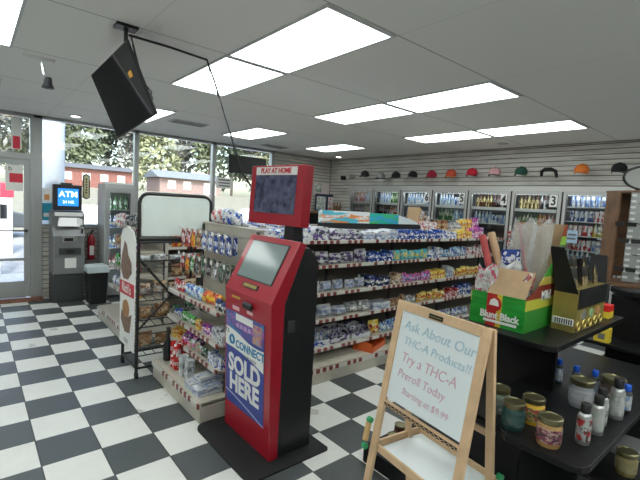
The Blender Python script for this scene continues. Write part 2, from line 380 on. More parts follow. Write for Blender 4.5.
# ------------------------------------------------------------------ outdoors
struct('ground_outside', MB().bx(-60, 120, YW+.12, 120, -.25, -.12), mat('pale_asphalt', (.26, .26, .255), .9, noise=.12, nscale=3))
struct('ground_bank', MB().add([(-60, 15, -.12), (120, 15, -.12), (120, 44, 2.2), (-60, 44, 2.2), (120, 120, 2.4), (-60, 120, 2.4)], [(0, 1, 2, 3), (3, 2, 4, 5)]), mat('dry_grass', (.20, .19, .14), .95, noise=.3, nscale=6))
struct('ground_walk', MB().bx(-6, 12, YW+.12, YW+2.6, -.12, -.02), mat('concrete_walk', (.55, .54, .5), .85, noise=.08, nscale=4))
o = MB().lathe([(.21, -.1), (.19, 0), (.19, 3.04), (.22, 3.05)], (.88, 2.1, 0), 28).build('porch_column', mat('painted_column', (.42, .46, .50), .5)); tag(o, 'round grey-blue porch column just outside the first window', 'column')
o = MB().box((-.02, 3.4, 2.2), (.30, .3, 4.6)).build('canopy_post', M_['white']); tag(o, 'white square post seen through the entrance door', 'post')
def leaves(name, lab, c, r, m, n=420, sz=.35, trunk=True, seed=1, grp=None):
    rnd = random.Random(seed); t = thing(name, lab, 'tree', (c[0], c[1], 2.0), 0, grp)
    b = MB()
    cl = [(rnd.uniform(-.6, .6)*r[0], rnd.uniform(-.6, .6)*r[1], c[2]+rnd.uniform(-.65, .65)*r[2], rnd.uniform(.3, .55)) for _ in range(11)]
    for i in range(n):
        q = cl[i % 11]; v = Vector((rnd.gauss(0, 1), rnd.gauss(0, 1), rnd.gauss(0, 1))).normalized()*rnd.uniform(.5, 1)*q[3]
        p = Vector((q[0]+v.x*r[0], q[1]+v.y*r[1], q[2]+v.z*r[2])); s = sz*rnd.uniform(.5, 1.2)
        R = Matrix.Rotation(rnd.uniform(0, 6), 3, Vector((rnd.random()-.5, rnd.random()-.5, rnd.random()-.5)).normalized())
        b.add([p+R@Vector(w) for w in ((-s, 0, 0), (0, -s*.4, .05), (s, 0, 0), (0, s*.4, .05))], [(0, 1, 2, 3)])
    b.build('foliage', m, t, fix=False)
    tr = MB()
    tr.tube([(0, 0, 0), (.1, 0, c[2]*.5), (-.05, .1, c[2]), (.1, 0, c[2]+r[2]*.6)], [.22, .17, .12, .04], 7)
    for k in range(5):
        a = k*1.3; tr.tube([(0, 0, c[2]*.6+k*.25*r[2]*.3), (math.cos(a)*r[0]*.6, math.sin(a)*r[1]*.5, c[2]+k*.2*r[2])], [.08, .02], 5)
    tr.build('trunk', mat('bark', (.10, .08, .065), .9), t)
LF = [mat('leaf_dark', (.07, .09, .06), .7, noise=.4, nscale=2), mat('leaf_mid', (.13, .16, .09), .7, noise=.4, nscale=2), mat('leaf_pale', (.26, .28, .16), .7, noise=.35, nscale=2), mat('leaf_grey', (.20, .21, .19), .7, noise=.35, nscale=2)]
TL = ['bare grey-green tree', 'dense dark green tree', 'pale yellow-green tree', 'tall thin grey tree']
spots = []
for k in range(26):
    ang = -8 + k*3.0; rr2 = (70, 80, 75)[k % 3]; a_ = math.radians(ang)
    spots.append((-.338+math.sin(a_)*rr2, -7.2+math.cos(a_)*rr2, k % 4, (3, 1, 0, 3, 2)[k % 5]))
for i, (x, y, kk, sh) in enumerate(spots):
    leaves('tree', '%s, %s in the tree line behind the buildings' % (['tall grey-green tree', 'mid green tree', 'dark green tree', 'grey thin-leaved tree', 'pale yellow-green tree'][i % 5], (ORD+['fifteenth', 'sixteenth', 'seventeenth', 'eighteenth', 'nineteenth', 'twentieth', 'twenty-first', 'twenty-second', 'twenty-third', 'twenty-fourth', 'twenty-fifth', 'twenty-sixth'])[i]+' from the left'), (x, y, 8.5+(i % 3)*1.2), (3.9, 2.4, 8.0), LF[sh], 1500, .66, seed=i+3, grp='trees across the road')
# long low brick building and white house across the road
t = thing('brick_building', 'long low red brick building with grey roof beyond the first window', 'building', (10.8, 45, 2.15))
MB().bx(-4.2, 3.6, 0, 4, 0, 2.1).build('wall', mat('brick_wall', (.20, .085, .07), .9, noise=.25, nscale=5), t)
MB().prism([(-.4, 2.1), (2, 2.7), (4.4, 2.1)], 'x', -4.5, 3.9).build('roof', mat('grey_roof', (.10, .105, .115), .9, noise=.15, nscale=5), t)
for i in range(4): w = MB().bx(-3.4+i*1.8, -2.6+i*1.8, -.03, .02, .8, 1.6).build('window', M_['wpaint'], t)
t = thing('white_house', 'pale house with pinkish brick front and pale blue roof, second window', 'building', (21.4, 45.5, 2.15))
MB().bx(-3.6, 4.6, 0, 5, 0, 1.9).build('wall', mat('pale_brick', (.26, .19, .175), .9, noise=.2, nscale=5), t)
MB().prism([(-.6, 1.9), (2.5, 2.9), (5.6, 1.9)], 'x', -4, 5).build('roof', mat('pale_roof', (.17, .19, .21), .9, noise=.15, nscale=4), t)
for a, b, z in ((-2.6, -1.6, .9), (-.6, .4, .9), (2.2, 3.9, .1)): MB().bx(a, b, -.04, .02, z*.6, 1.6).build('window', M_['wpaint'], t)
def car(lab, x, y, col, rz):
    t = thing('parked_car', lab, 'car', (x, y, -.12), rz, 'parked cars outside')
    MB().prism([(-2.2, .35), (-2.25, .75), (-1.9, .95), (-1.1, 1.0), (-.6, 1.42), (.9, 1.45), (1.6, 1.02), (2.15, .9), (2.25, .4)], 'y', -.85, .85).build('body', mat(lab[:14].replace(' ', '_'), col, .3, coat=.5), t, .06)
    MB().prism([(-1.0, 1.02), (-.56, 1.38), (.86, 1.41), (1.42, 1.04)], 'y', -.87, .87).build('side_window', SCREEN, t)
    for a in (-1.4, 1.4):
        for s in (-1, 1):
            MB().tube([(a, s*.7, .32), (a, s*.9, .32)], .32, 18).build('wheel', M_['rubber'], t)
car('dark grey car seen through the entrance door', -.9, 12.5, (.05, .055, .06), .1)
car('pale blue-white car outside the third window', 8.0, 5.3, (.65, .7, .75), .25)
car('white car parked beyond the third window', 12.5, 13.5, (.75, .75, .75), .1)
t = thing('ice_chest', 'white ice chest standing outside below the first window', 'ice chest', (2.75, 6.0, -.12))
MB().bx(-.7, .7, -.35, .35, 0, 1.5).build('body', mat('ice_chest_white', (.78, .8, .8), .4), t, .03); MB().bx(-.65, -.02, -.37, -.35, .25, 1.4).bx(.02, .65, -.37, -.35, .25, 1.4).build('door', M_['white'], t)
t = thing('fuel_pump', 'white and red fuel pump beyond the entrance door', 'fuel pump', (.25, 7.6, -.12))
MB().bx(-.35, .35, -.25, .25, 0, 1.6).build('cabinet', M_['white'], t, .02); MB().bx(-.38, .38, -.28, .28, 1.6, 2.0).build('top_sign', mat('red_sign', (.7, .03, .06), .5), t, .02)
MB().bx(-.22, .22, -.27, -.25, 1.0, 1.4).build('screen', SCREEN, t)
for x, w, lab in ((-.14, .22, 'red and white sign in the transom, left piece'), (.23, .13, 'red and white sign in the transom, right piece')):
    t = thing('transom_sign', lab, 'sign', (x, YW+.012, 2.36), 0, 'signs in the transom')
    MB().bx(-w/2, w/2, -.002, .002, 0, .48 if w < .2 else .22).build('sheet', M_['paper'], t); MB().bx(-w/2+.02, w/2-.02, -.004, -.002, .01, .2).build('red_patch', MATS['red_sign'], t)
t = thing('door_sign', 'white door sticker with red patch on the entrance glass', 'sign', (.19, YW+.015, 1.72))
MB().bx(-.10, .12, -.003, 0, 0, .4).build('sheet', M_['paper'], t); MB().bx(-.05, .12, -.006, -.003, .13, .27).build('red_patch', MATS['red_sign'], t)
text('b', .1, M_['dgrey'], t, (-.04, -.006, .34), FACE_MY)
t = thing('window_sticker', 'cyan notice taped inside the first window, left of the ticket machine', 'sign', (.64, YW+.0, 1.27))
MB().bx(-.08, .07, -.003, 0, 0, .28).build('sheet', mat('cyan_sheet', (.03, .35, .5), .5), t); MB().bx(-.06, .05, -.005, -.003, .06, .12).build('print', M_['white'], t)
t = thing('paper_notice', 'white and orange notice above the cyan one in the window', 'sign', (.64, YW, 1.57))
MB().bx(-.07, .07, -.003, 0, 0, .22).build('sheet', M_['paper'], t); MB().bx(-.05, .02, -.005, -.003, .03, .12).build('print', mat('orange_print', (.7, .3, .1), .6), t)
t = thing('hanging_flag', 'narrow cream and black vertical banner hanging in the first window', 'banner', (1.185, YW-.03, 1.64))
MB().prism([(-.055, .03), (0, 0), (.055, .03), (.055, .40), (0, .43), (-.055, .40)], 'y', 0, .006).build('cloth', M_['black'], t)
MB().prism([(-.038, .04), (0, .02), (.038, .04), (.038, .38), (0, .41), (-.038, .38)], 'y', -.004, 0).build('panel', mat('cream_panel', (.62, .58, .35), .6), t)
for i in range(6): MB().bx(-.012, .012, -.006, -.004, .10+i*.045, .125+i*.045).build('letter_mark', M_['black'], t)

# ------------------------------------------------------------------ cooler wall
struct('wall_cooler', MB().bx(XF+.85, XF+.9, -6.35, .03, 0, 2.25).bx(XF+.02, XF+.85, -6.36, -6.33, 0, 2.25).bx(XF+.02, XF+.85, .0, .03, 0, 2.25).bx(XF+.02, XF+.85, -6.33, 0, 2.21, 2.25).bx(XF, XF+.85, -6.33, 0, 0, .12), mat('cooler_interior', (.16, .16, .17), .6))
DY = [.02, -.745, -1.545, -2.335, -3.11, -3.905, -4.70, -5.51, -6.31]
NUM = ['', '', '6', '5', '4', '3', '2', '1']
NUM = {2: '6', 3: '5', 4: '4', 5: '3'}
cool = mat('door_alloy', (.50, .50, .49), .35, .35)
DN = ['the first cooler door from the corner', 'the second cooler door from the corner', 'cooler door 6', 'cooler door 5', 'cooler door 4', 'cooler door 3', 'the cooler door right of door 3', 'the rightmost cooler door']
strip = mat('cooler_lamp', (.9, .95, 1), .5, emit=(.9, .97, 1), es=9)
for i in range(8):
    a, b = DY[i+1]+.012, DY[i]-.012; yc = (a+b)/2; w = b-a
    lab = 'glass cooler door numbered ' + NUM[i] if i in NUM else ['leftmost glass cooler door in the room corner', 'glass cooler door between the corner door and door 6', 0, 0, 0, 0, 'glass cooler door right of door 3, full of cans', 'glass cooler door hidden behind the spinner rack'][i]
    t = thing('cooler_door', lab, 'cooler door', (XF-.03, yc, .14), 0, 'glass doors of the walk-in cooler')
    f = MB(); h = 2.05
    f.bx(-.02, .02, -w/2, -w/2+.05, 0, h).bx(-.02, .02, w/2-.05, w/2, 0, h).bx(-.02, .02, -w/2+.05, w/2-.05, 0, .05).bx(-.02, .02, -w/2+.05, w/2-.05, h-.05, h)
    f.build('frame', cool, t, .004)
    MB().bx(-.012, -.006, -w/2+.05, w/2-.05, .05, h-.05).build('glass', CGLASS, t)
    MB().bx(-.018, .02, -w/2-.012, -w/2-.001, 0, h).bx(-.021, -.019, -w/2+.046, -w/2+.053, .05, h-.05).bx(-.021, -.019, w/2-.053, w/2-.046, .05, h-.05).bx(-.021, -.019, -w/2+.05, w/2-.05, h-.054, h-.047).build('gasket', M_['black'], t)
    MB().tube([(-.03, -w/2+.03, .8), (-.06, -w/2+.03, .82), (-.06, -w/2+.03, 1.2), (-.03, -w/2+.03, 1.22)], .011).build('handle', M_['black'], t)
    if i in NUM:
        tx = MB().bx(-.016, -.013, -w/2+.055, -w/2+.17, h-.24, h-.06).build('number_plate', M_['paper'], t)
        text(NUM[i], .20, M_['black'], t, (-.018, -w/2+.112, h-.15), FACE_MX, 'number', .85, .004)
    # rack behind the door
    r = thing('cooler_rack', 'white wire rack inside ' + DN[i], 'rack', (XF+.25, yc, .12), 0, 'racks in the walk-in cooler')
    zs = [1.97, 1.75, 1.53, 1.31, 1.09] if i >= 6 else [1.91, 1.62, 1.33]
    sh = MB()
    for z in zs:
        sh.bx(-.2, .35, -w/2+.01, w/2-.01, z-.12-.012, z-.12)
    for z in zs: pass
    sh.build('shelves', M_['wpaint'], r)
    po = MB()
    for q in (-1, 1):
        po.bx(-.2, -.18, q*(w/2-.01)-.008, q*(w/2-.01)+.008, 0, 2.05)
    po.build('posts', M_['wpaint'], r)
    MB().bx(-.235, -.20, -w/2+.03, w/2-.03, 2.02, 2.04).build('light_tube', strip, r)
    if i < 6: MB().bx(-.215, -.205, -w/2+.02, w/2-.02, zs[0]-.12-.05, zs[0]-.125).build('price_strip', M_['paper'], r)

cache = {}
def lathe_mesh(key, prof, m, n=12):
    if key not in cache: cache[key] = MB().lathe(prof, n=n).mesh(key, m)
    return cache[key]
def put(name, me, loc, parent=None, rz=0):
    o = bpy.data.objects.new(name, me); C.objects.link(o); o.location = loc; o.rotation_euler = (0, 0, rz)
    if parent is not None: o.parent = parent
    return o
CNT = ['', 'one', 'two', 'three', 'four', 'five', 'six', 'seven', 'eight', 'nine', 'ten', 'eleven', 'twelve', 'thirteen', 'fourteen']
def runlabel(k, n, desc, plural, where):
    if n == 1: return '%s %s' % (desc, where)
    return '%s of %s %s %s' % (ORD[k], CNT[n], plural, where)
BOT = {
 'brown beer bottle': ([(.028, 0), (.03, .01), (.03, .12), (.012, .17), (.012, .22), (.013, .23)], pack('beer', (.10, .04, .015), (.10, .04, .015), (.7, .6, .3), 2, .15)),
 'green bottle': ([(.028, 0), (.03, .01), (.03, .12), (.012, .17), (.012, .22), (.013, .23)], pack('greenbottle', (.04, .18, .04), (.05, .2, .04), (.8, .8, .6), 2, .15)),
 'clear bottle': ([(.03, 0), (.032, .01), (.03, .07), (.032, .13), (.014, .18), (.014, .21)], pack('water', (.62, .66, .68), (.7, .74, .76), (.2, .35, .6), 2, .15)),
 'red bottle': ([(.03, 0), (.032, .01), (.03, .07), (.032, .13), (.014, .18), (.014, .21)], pack('redbottle', (.45, .03, .03), (.6, .3, .1), (.85, .8, .8), 2, .2)),
 'yellow bottle': ([(.03, 0), (.032, .01), (.03, .07), (.032, .13), (.014, .18), (.014, .21)], pack('yellowbottle', (.7, .5, .06), (.3, .5, .1), (.85, .8, .8), 2, .2)),
 'white can': ([(.024, 0), (.03, .008), (.03, .15), (.024, .16)], pack('whitecan', (.72, .74, .75), (.6, .63, .66), (.1, .2, .5), 2, .25)),
 'blue can': ([(.024, 0), (.03, .008), (.03, .15), (.024, .16)], pack('bluecan', (.05, .1, .35), (.5, .55, .65), (.8, .8, .8), 2, .25)),
 'red can': ([(.024, 0), (.03, .008), (.03, .15), (.024, .16)], pack('redcan', (.6, .03, .03), (.8, .7, .7), (.85, .8, .8), 2, .25)),
 'dark bottle': ([(.028, 0), (.032, .01), (.032, .13), (.012, .18), (.012, .23)], pack('darkbottle', (.02, .02, .02), (.1, .02, .02), (.5, .5, .5), 2, .15)),
}
DS = ['corner cooler', 'second cooler from the corner', 'door numbered six', 'door numbered five', 'door numbered four', 'door numbered three', 'cooler right of door 3', 'rightmost cooler']
fill = {0: [['red bottle', 'clear bottle'], ['dark bottle', 'yellow bottle']], 1: [['clear bottle', 'green bottle'], ['dark bottle', 'red bottle']],
 2: [['clear bottle'], ['clear bottle', 'white can']], 3: [['clear bottle', 'white can'], ['green bottle', 'clear bottle']],
 4: [['brown beer bottle', 'dark bottle'], ['clear bottle', 'white can']], 5: [['brown beer bottle', 'dark bottle'], ['green bottle', 'red bottle']],
 6: [['white can'], ['blue can', 'red can'], ['red can', 'yellow bottle'], ['red can', 'white can'], ['clear bottle', 'blue can']], 7: [['white can'], ['blue can'], ['red can']]}
SHN = ['top', 'second', 'third', 'fourth', 'fifth']
for i, rows in fill.items():
    a, b = DY[i+1]+.07, DY[i]-.07
    zs = [1.97, 1.75, 1.53, 1.31, 1.09] if i >= 6 else [1.91, 1.62, 1.33]
    n = 10
    for ri, kinds in enumerate(rows):
        per = n//len(kinds)
        for ki, kd in enumerate(kinds):
            prof, m = BOT[kd]; me = lathe_mesh(kd.replace(' ', '_'), prof, m, 10)
            for q in range(per):
                s = ki*per+q; y = b - (s+.5)*(b-a)/n
                o = put('can' if 'can' in kd else 'bottle', me, (XF+.11+random.uniform(0, .02), y, zs[ri]), rz=random.uniform(0, 6))
                tag(o, runlabel(q, per, kd, kd+'s', 'on the %s %s, %s' % (SHN[ri], 'rack', DS[i])), 'can' if 'can' in kd else 'bottle', '%ss on the %s shelf behind %s' % (kd, SHN[ri], DN[i]))
t = thing('door_notice', 'pale blue notice stuck on the cooler door right of door 3', 'sign', (XF-.07, -4.87, 1.42))
MB().bx(0, .004, -.10, .06, 0, .19).build('sheet', mat('pale_blue_paper', (.35, .5, .65), .6), t); MB().bx(-.002, 0, -.08, .04, .05, .08).bx(-.002, 0, -.08, .03, .11, .14).build('print', M_['navy'] if 'navy' in M_ else M_['grey'], t)

# caps on wire hooks above the cooler doors
def hat(lab, y, z, m1, m2, kind=0):
    t = thing('baseball_cap', lab, 'cap', (XF-.22, y, z-.035), 0, 'caps hung above the cooler doors')
    if kind == 0:
        MB().lathe([(.092, -.05), (.095, -.02), (.088, .02), (.06, .055), (.02, .07), (.005, .072)], n=20).build('crown', m1, t)
        vs = []; fs = []; n = 10
        for j in range(2):
            for i in range(n+1):
                a = -PI/2+PI*i/n; r0 = .088 if j == 0 else .165
                vs.append((-math.cos(a)*(.09 if j == 0 else .16), math.sin(a)*(.088 if j == 0 else .085), -.045-(.012 if j else 0)-.02*abs(math.sin(a))))
        for i in range(n): fs.append((i, i+1, n+2+i, n+1+i))
        bb = MB().add(vs, fs, True).build('brim', m2, t, fix=False); so_ = bb.modifiers.new('thick', 'SOLIDIFY'); so_.thickness = .006
        MB().lathe([(.010, .07), (.008, .078)]).build('button', m2, t)
    elif kind == 1:   # visor with open arch
        MB().tube([(0, -.11, -.07), (-.03, -.10, .02), (-.06, -.04, .05), (-.06, .04, .05), (-.03, .10, .02), (0, .11, -.05)], [.02, .028, .03, .03, .028, .02], 8).build('band', m1, t)
    else:             # folded wool hat seen from the side
        MB().pouch(.16, .09, .10, 6, -.05).build('knit', m1, t)
    MB().tube([(.04, 0, .08 if kind == 0 else 0), (.23, 0, .085 if kind == 0 else 0)], .004, 6).build('hook', M_['chrome'], t)
cl = lambda n, c: mat('cloth_'+n, c, .85, noise=.2, nscale=80)
bk, gy, rd, orr, gr, pkk = cl('black', (.012, .012, .014)), cl('grey', (.25, .25, .25)), cl('red', (.35, .015, .04)), cl('orange', (.75, .2, .03)), cl('green', (.015, .07, .05)), cl('pink', (.55, .3, .32))
for lab, y, z, a, b, kd in (
 ('small black hat nearest the room corner', .08, 2.48, bk, bk, 2), ('small grey knitted hat beside the corner hat', -.22, 2.51, gy, gy, 2), ('tall black cap third from the room corner', -.63, 2.56, bk, bk, 0),
 ('grey cap with black brim left of two black caps', -1.11, 2.51, gy, bk, 0), ('plain black cap right of the grey cap', -1.53, 2.52, bk, bk, 0), ('black and grey cap left of the dark red cap', -1.96, 2.52, bk, gy, 0),
 ('dark red cap left of the red and orange cap', -2.41, 2.52, rd, rd, 0), ('red cap with orange brim', -2.83, 2.53, cl('rust', (.45, .06, .03)), orr, 0), ('bright red cap near door 5', -3.25, 2.54, cl('bright_red', (.5, .01, .03)), rd, 0),
 ('pink and black cap left of the green cap', -3.67, 2.54, pkk, bk, 0), ('dark green cap above door 4', -4.11, 2.54, gr, gr, 0), ('black arched visor above door 3', -4.54, 2.50, bk, bk, 1),
 ('bright orange cap right of the black visor', -4.98, 2.55, orr, orr, 0), ('rightmost black cap with grey badge', -5.44, 2.55, bk, bk, 0)):
    hat(lab, y, z, a, b, kd)

# ------------------------------------------------------------------ gondola shelving
def gondola(name, lab, loc, rz, L, shelves, top, grp=None, both=False, caps=True, base_d=.48, shd=.36):
    """local frame: front looks towards -Y, x runs left to right along the front; y=0 is the front of the base"""
    t = thing(name, lab, 'shelf unit', loc, rz, grp)
    MB().bx(0, L, 0, base_d-.02, 0, .13).bx(0, L, .0, .02, .13, .155).build('base', M_['cream'], t, .004)
    dk = MB().bx(0, L, .0, base_d-.02, .155, .17).build('base_deck', M_['deck'], t, .003)
    MB().bx(.0, L, -.014, -.004, .118, .158).build('price_rail', M_['rail'], dk)
    MB().bx(0, L, base_d-.02, base_d+.02, 0, top-.02).build('back_panel', M_['cream'] if name == 'end_shelving' else mat('shaded_back', (.13, .115, .10), .7), t)  # long gondolas: shade between the shelves is put into the back panel colour
    k = max(1, round(L/1.15))
    for i in range(k+1):
        x = min(max(i*L/k, .015), L-.015); MB().bx(x-.015, x+.015, base_d-.035, base_d-.02, .15, top-.02).build('upright', M_['dgrey'], t)
    MB().bx(-.005, L+.005, base_d-.03, base_d+.03, top-.02, top).build('top_cap', M_['cream'], t, .003)
    for z in shelves:
        s = MB().bx(0, L, base_d-.02-shd, base_d-.035, z-.012, z)
        for i in range(k+1):
            x = min(max(i*L/k, .01), L-.01); s.prism([(base_d-.03, z-.06), (base_d-.03, z-.012), (base_d-.02-shd+.02, z-.012), (base_d-.02-shd+.02, z-.02)], 'x', x-.004, x+.004)
        so2 = s.build('shelf', M_['deck'], t)
        MB().bx(0, L, base_d-.02-shd-.012, base_d-.02-shd, z-.026, z+.006).build('price_rail', M_['rail'], so2)
    return t
# front gondola (looks towards the camera) and the one-bay unit across its left end
gondola('gondola_shelving', 'long cream gondola with five loaded shelves facing the camera', (1.62, -4.22, 0), 0, 4.45, [.31, .61, .885, 1.17, 1.42], 1.52, base_d=.5, shd=.38)
gondola('gondola_shelving', 'back side of the long cream gondola, facing the windows', (6.07, -3.18, 0), PI, 4.45, [.5, .85, 1.2], 1.50, base_d=.46)
gondola('end_shelving', 'cream end unit behind the red kiosk with hooks and small packs', (1.03, -3.185, 0), -PI/2, 1.085, [.40, .61, .87], 1.54, 'end units of the gondolas', base_d=.5, shd=.34)
gondola('end_shelving', 'far cream end unit beyond the whiteboard rack', (1.05, -.80, 0), -PI/2, 1.25, [.48, .78, 1.08, 1.36], 1.50, 'end units of the gondolas', base_d=.5, shd=.34)
gondola('gondola_shelving', 'far gondola between the front gondola and the windows', (1.62, -1.92, 0), 0, 4.2, [.7, 1.1], 1.42, base_d=.5, shd=.36)

def pm(kind, w, d, h, mk):
    key = (kind, w, d, h, mk)
    if key in cache: return cache[key]
    b = MB(); m = PK[mk]
    if kind == 'box': b.bx(-w/2, w/2, -d/2, d/2, 0, h)
    elif kind in ('pouch', 'bag'): b.pouch(w, d, h)
    elif kind == 'roll':   # a rounded soft bundle
        b.prism([(-w/2, .02), (-w/2+.02, 0), (w/2-.02, 0), (w/2, .02), (w/2, h-.025), (w/2-.03, h), (-w/2+.03, h), (-w/2, h-.025)], 'y', -d/2, d/2)
    elif kind == 'jar': b.lathe([(w*.42, 0), (w*.46, .01), (w*.46, h*.72), (w*.38, h*.78), (w*.42, h*.8), (w*.42, h), (.001, h)], n=12)
    elif kind == 'bottle': b.lathe([(w*.42, 0), (w*.46, .01), (w*.46, h*.6), (w*.18, h*.78), (w*.18, h)], n=12)
    elif kind == 'tray':   # an open display carton with a cut-down front, filled
        b.bx(-w/2, w/2, -d/2, d/2, 0, .006); b.bx(-w/2, w/2, -d/2, -d/2+.004, 0, h*.5); b.bx(-w/2, w/2, d/2-.004, d/2, 0, h)
        for s in (-1, 1): b.prism([(-d/2, 0), (d/2, 0), (d/2, h), (0, h), (-d/2, h*.5)], 'x', s*(w/2)-.002, s*(w/2)+.002)
    me = b.mesh(kind, m)
    import bmesh
    q = bmesh.new(); q.from_mesh(me); bmesh.ops.recalc_face_normals(q, faces=q.faces); q.to_mesh(me); q.free()
    cache[key] = me; return me
NAMES = dict(box='carton', pouch='pouch', bag='snack_bag', roll='wrapped_pack', jar='jar', bottle='squeeze_bottle', tray='display_tray')
def row(origin, rz, x0, yf, z, where, runs, grp=None, jit=.006, maxd=None):
    """runs: (count, kind, w, d, h, print, singular, plural, gap); things stand side by side from x0 on"""
    ca, sa = math.cos(rz), math.sin(rz); x = x0
    for n, kind, w, d, h, mk, one, many, gap in runs:
        for k in range(n):
            lx = x + w/2; ly = yf + d/2 + random.uniform(0, .035)
            wx = origin[0]+lx*ca-ly*sa; wy = origin[1]+lx*sa+ly*ca
            if kind is not None:
                o = put(NAMES[kind], pm(kind, w, d, h, mk), (wx, wy, z), rz=rz+random.uniform(-.09, .09))
                o.scale = (random.uniform(.86, 1), random.uniform(.85, 1), random.uniform(.72, 1.04))
                tag(o, runlabel(k, n, one, many, where), NAMES[kind].replace('_', ' '), '%s %s' % (many, where))
                if kind == 'tray':   # what it holds
                    m2 = pm('pouch', w*.22, .02, h*.8, mk)
                    for q in range(4): put('packet', m2, (-w*.36+q*w*.24, 0, .008), o)
            x += w + gap
G2 = (1.62, -4.22); ys = .12   # shelf fronts
# top shelf
row(G2, 0, .03, ys+.02, 1.42, 'on the top shelf of the long gondola', [
 (3, 'roll', .20, .22, .13, 'bluewhite', 'white and blue wrapped pack', 'white and blue wrapped packs', .01),
 (3, 'roll', .22, .22, .13, 'whitepurple', 'white pack with dark print', 'white packs with dark print', .01),
 (3, 'roll', .20, .20, .11, 'white', 'plain white pack', 'plain white packs', .01),
 (9, 'box', .085, .15, .115, 'blue', 'small blue carton', 'small blue cartons', .012),
 (3, 'box', .12, .14, .12, 'bluewhite', 'blue and white carton', 'blue and white cartons', .012),
 (3, 'box', .11, .13, .12, 'yellow', 'yellow carton', 'yellow cartons', .012),
 (3, 'box', .11, .13, .15, 'purple', 'purple carton', 'purple cartons', .01)])
row(G2, 0, .05, ys, 1.17, 'on the second shelf of the long gondola', [
 (4, 'pouch', .15, .09, .14, 'greenwhite', 'white and green pouch', 'white and green pouches', .01),
 (4, 'bag', .18, .11, .15, 'whitepurple', 'pale bag with purple print', 'pale bags with purple print', .008),
 (4, 'roll', .10, .15, .12, 'blue', 'dark blue pack', 'dark blue packs', .008),
 (5, 'pouch', .13, .08, .145, 'teal', 'teal and yellow pouch', 'teal and yellow pouches', .006),
 (2, 'box', .13, .14, .15, 'bluewhite', 'blue carton with white disc', 'blue cartons with white discs', .01),
 (6, 'pouch', .10, .07, .14, 'sky', 'sky blue pouch', 'sky blue pouches', .008),
 (5, 'box', .075, .10, .15, 'redwhite', 'red and white carton', 'red and white cartons', .01)])
row(G2, 0, .05, ys, .885, 'on the third shelf of the long gondola', [
 (5, 'pouch', .14, .09, .14, 'bluewhite', 'blue, white and red pouch', 'blue, white and red pouches', .008),
 (4, 'bag', .16, .10, .13, 'white', 'white bag', 'white bags', .008),
 (3, 'box', .12, .16, .12, 'navy', 'navy blue carton', 'navy blue cartons', .01),
 (2, 'box', .10, .12, .12, 'tan', 'tan carton', 'tan cartons', .01),
 (6, 'pouch', .09, .07, .12, 'pink', 'reddish pink pouch', 'reddish pink pouches', .006),
 (4, 'box', .08, .12, .13, 'yellow', 'yellow and tan carton', 'yellow and tan cartons', .01),
 (2, 'box', .07, .10, .17, 'white', 'white carton with black figure', 'white cartons with black figures', .01),
 (6, 'pouch', .11, .08, .14, 'yellow', 'yellow pouch', 'yellow pouches', .01)])
row(G2, 0, .20, ys, .61, 'on the fourth shelf of the long gondola', [
 (5, 'bag', .19, .14, .13, 'white', 'white and blue bag', 'white and blue bags', .006),
 (2, 'bag', .18, .16, .15, 'grey', 'grey translucent bag', 'grey translucent bags', .01),
 (1, 'box', .30, .16, .10, 'white', 'long white carton', 'long white cartons', .02),
 (3, 'pouch', .09, .08, .12, 'brown', 'brown pouch', 'brown pouches', .01),
 (2, 'pouch', .10, .07, .11, 'grey', 'silver pouch', 'silver pouches', .01),
 (5, 'pouch', .11, .08, .13, 'yellow', 'bright yellow pouch', 'bright yellow pouches', .012),
 (3, 'box', .10, .10, .11, 'red', 'red carton', 'red cartons', .01),
 (3, 'box', .10, .10, .15, 'blue', 'blue carton', 'blue cartons', .01)])
row(G2, 0, .20, ys, .31, 'on the fifth shelf of the long gondola', [
 (3, 'tray', .24, .26, .17, 'bluewhite', 'blue and yellow display tray', 'blue and yellow display trays', .01),
 (2, 'tray', .30, .26, .16, 'whitepurple', 'white and violet display tray', 'white and violet display trays', .01),
 (1, 'bag', .16, .12, .17, 'yellow', 'orange-yellow bag', 'orange-yellow bags', .01),
 (3, 'pouch', .10, .08, .14, 'sky', 'blue pouch', 'blue pouches', .01),
 (5, 'pouch', .12, .09, .15, 'pink', 'pink and purple pouch', 'pink and purple pouches', .01),
 (7, 'pouch', .12, .10, .13, 'bluewhite', 'blue and white pouch', 'blue and white pouches', .012)])
t = thing('orange_tray', 'orange open carton tray on the bottom deck of the long gondola', 'tray', (1.62+1.58, -4.05, .17), .35)
MB().bx(-.19, .19, -.12, .12, 0, .006).bx(-.19, .19, -.12, -.115, 0, .06).bx(-.19, .19, .115, .12, 0, .09).build('carton', mat('orange_card', (.72, .13, .03), .5), t)
for s in (-1, 1): MB().prism([(-.12, 0), (.12, 0), (.12, .09), (-.04, .11), (-.12, .09)], 'x', s*.19-.003, s*.19+.003).build('end_flap', MATS['orange_card'], t)

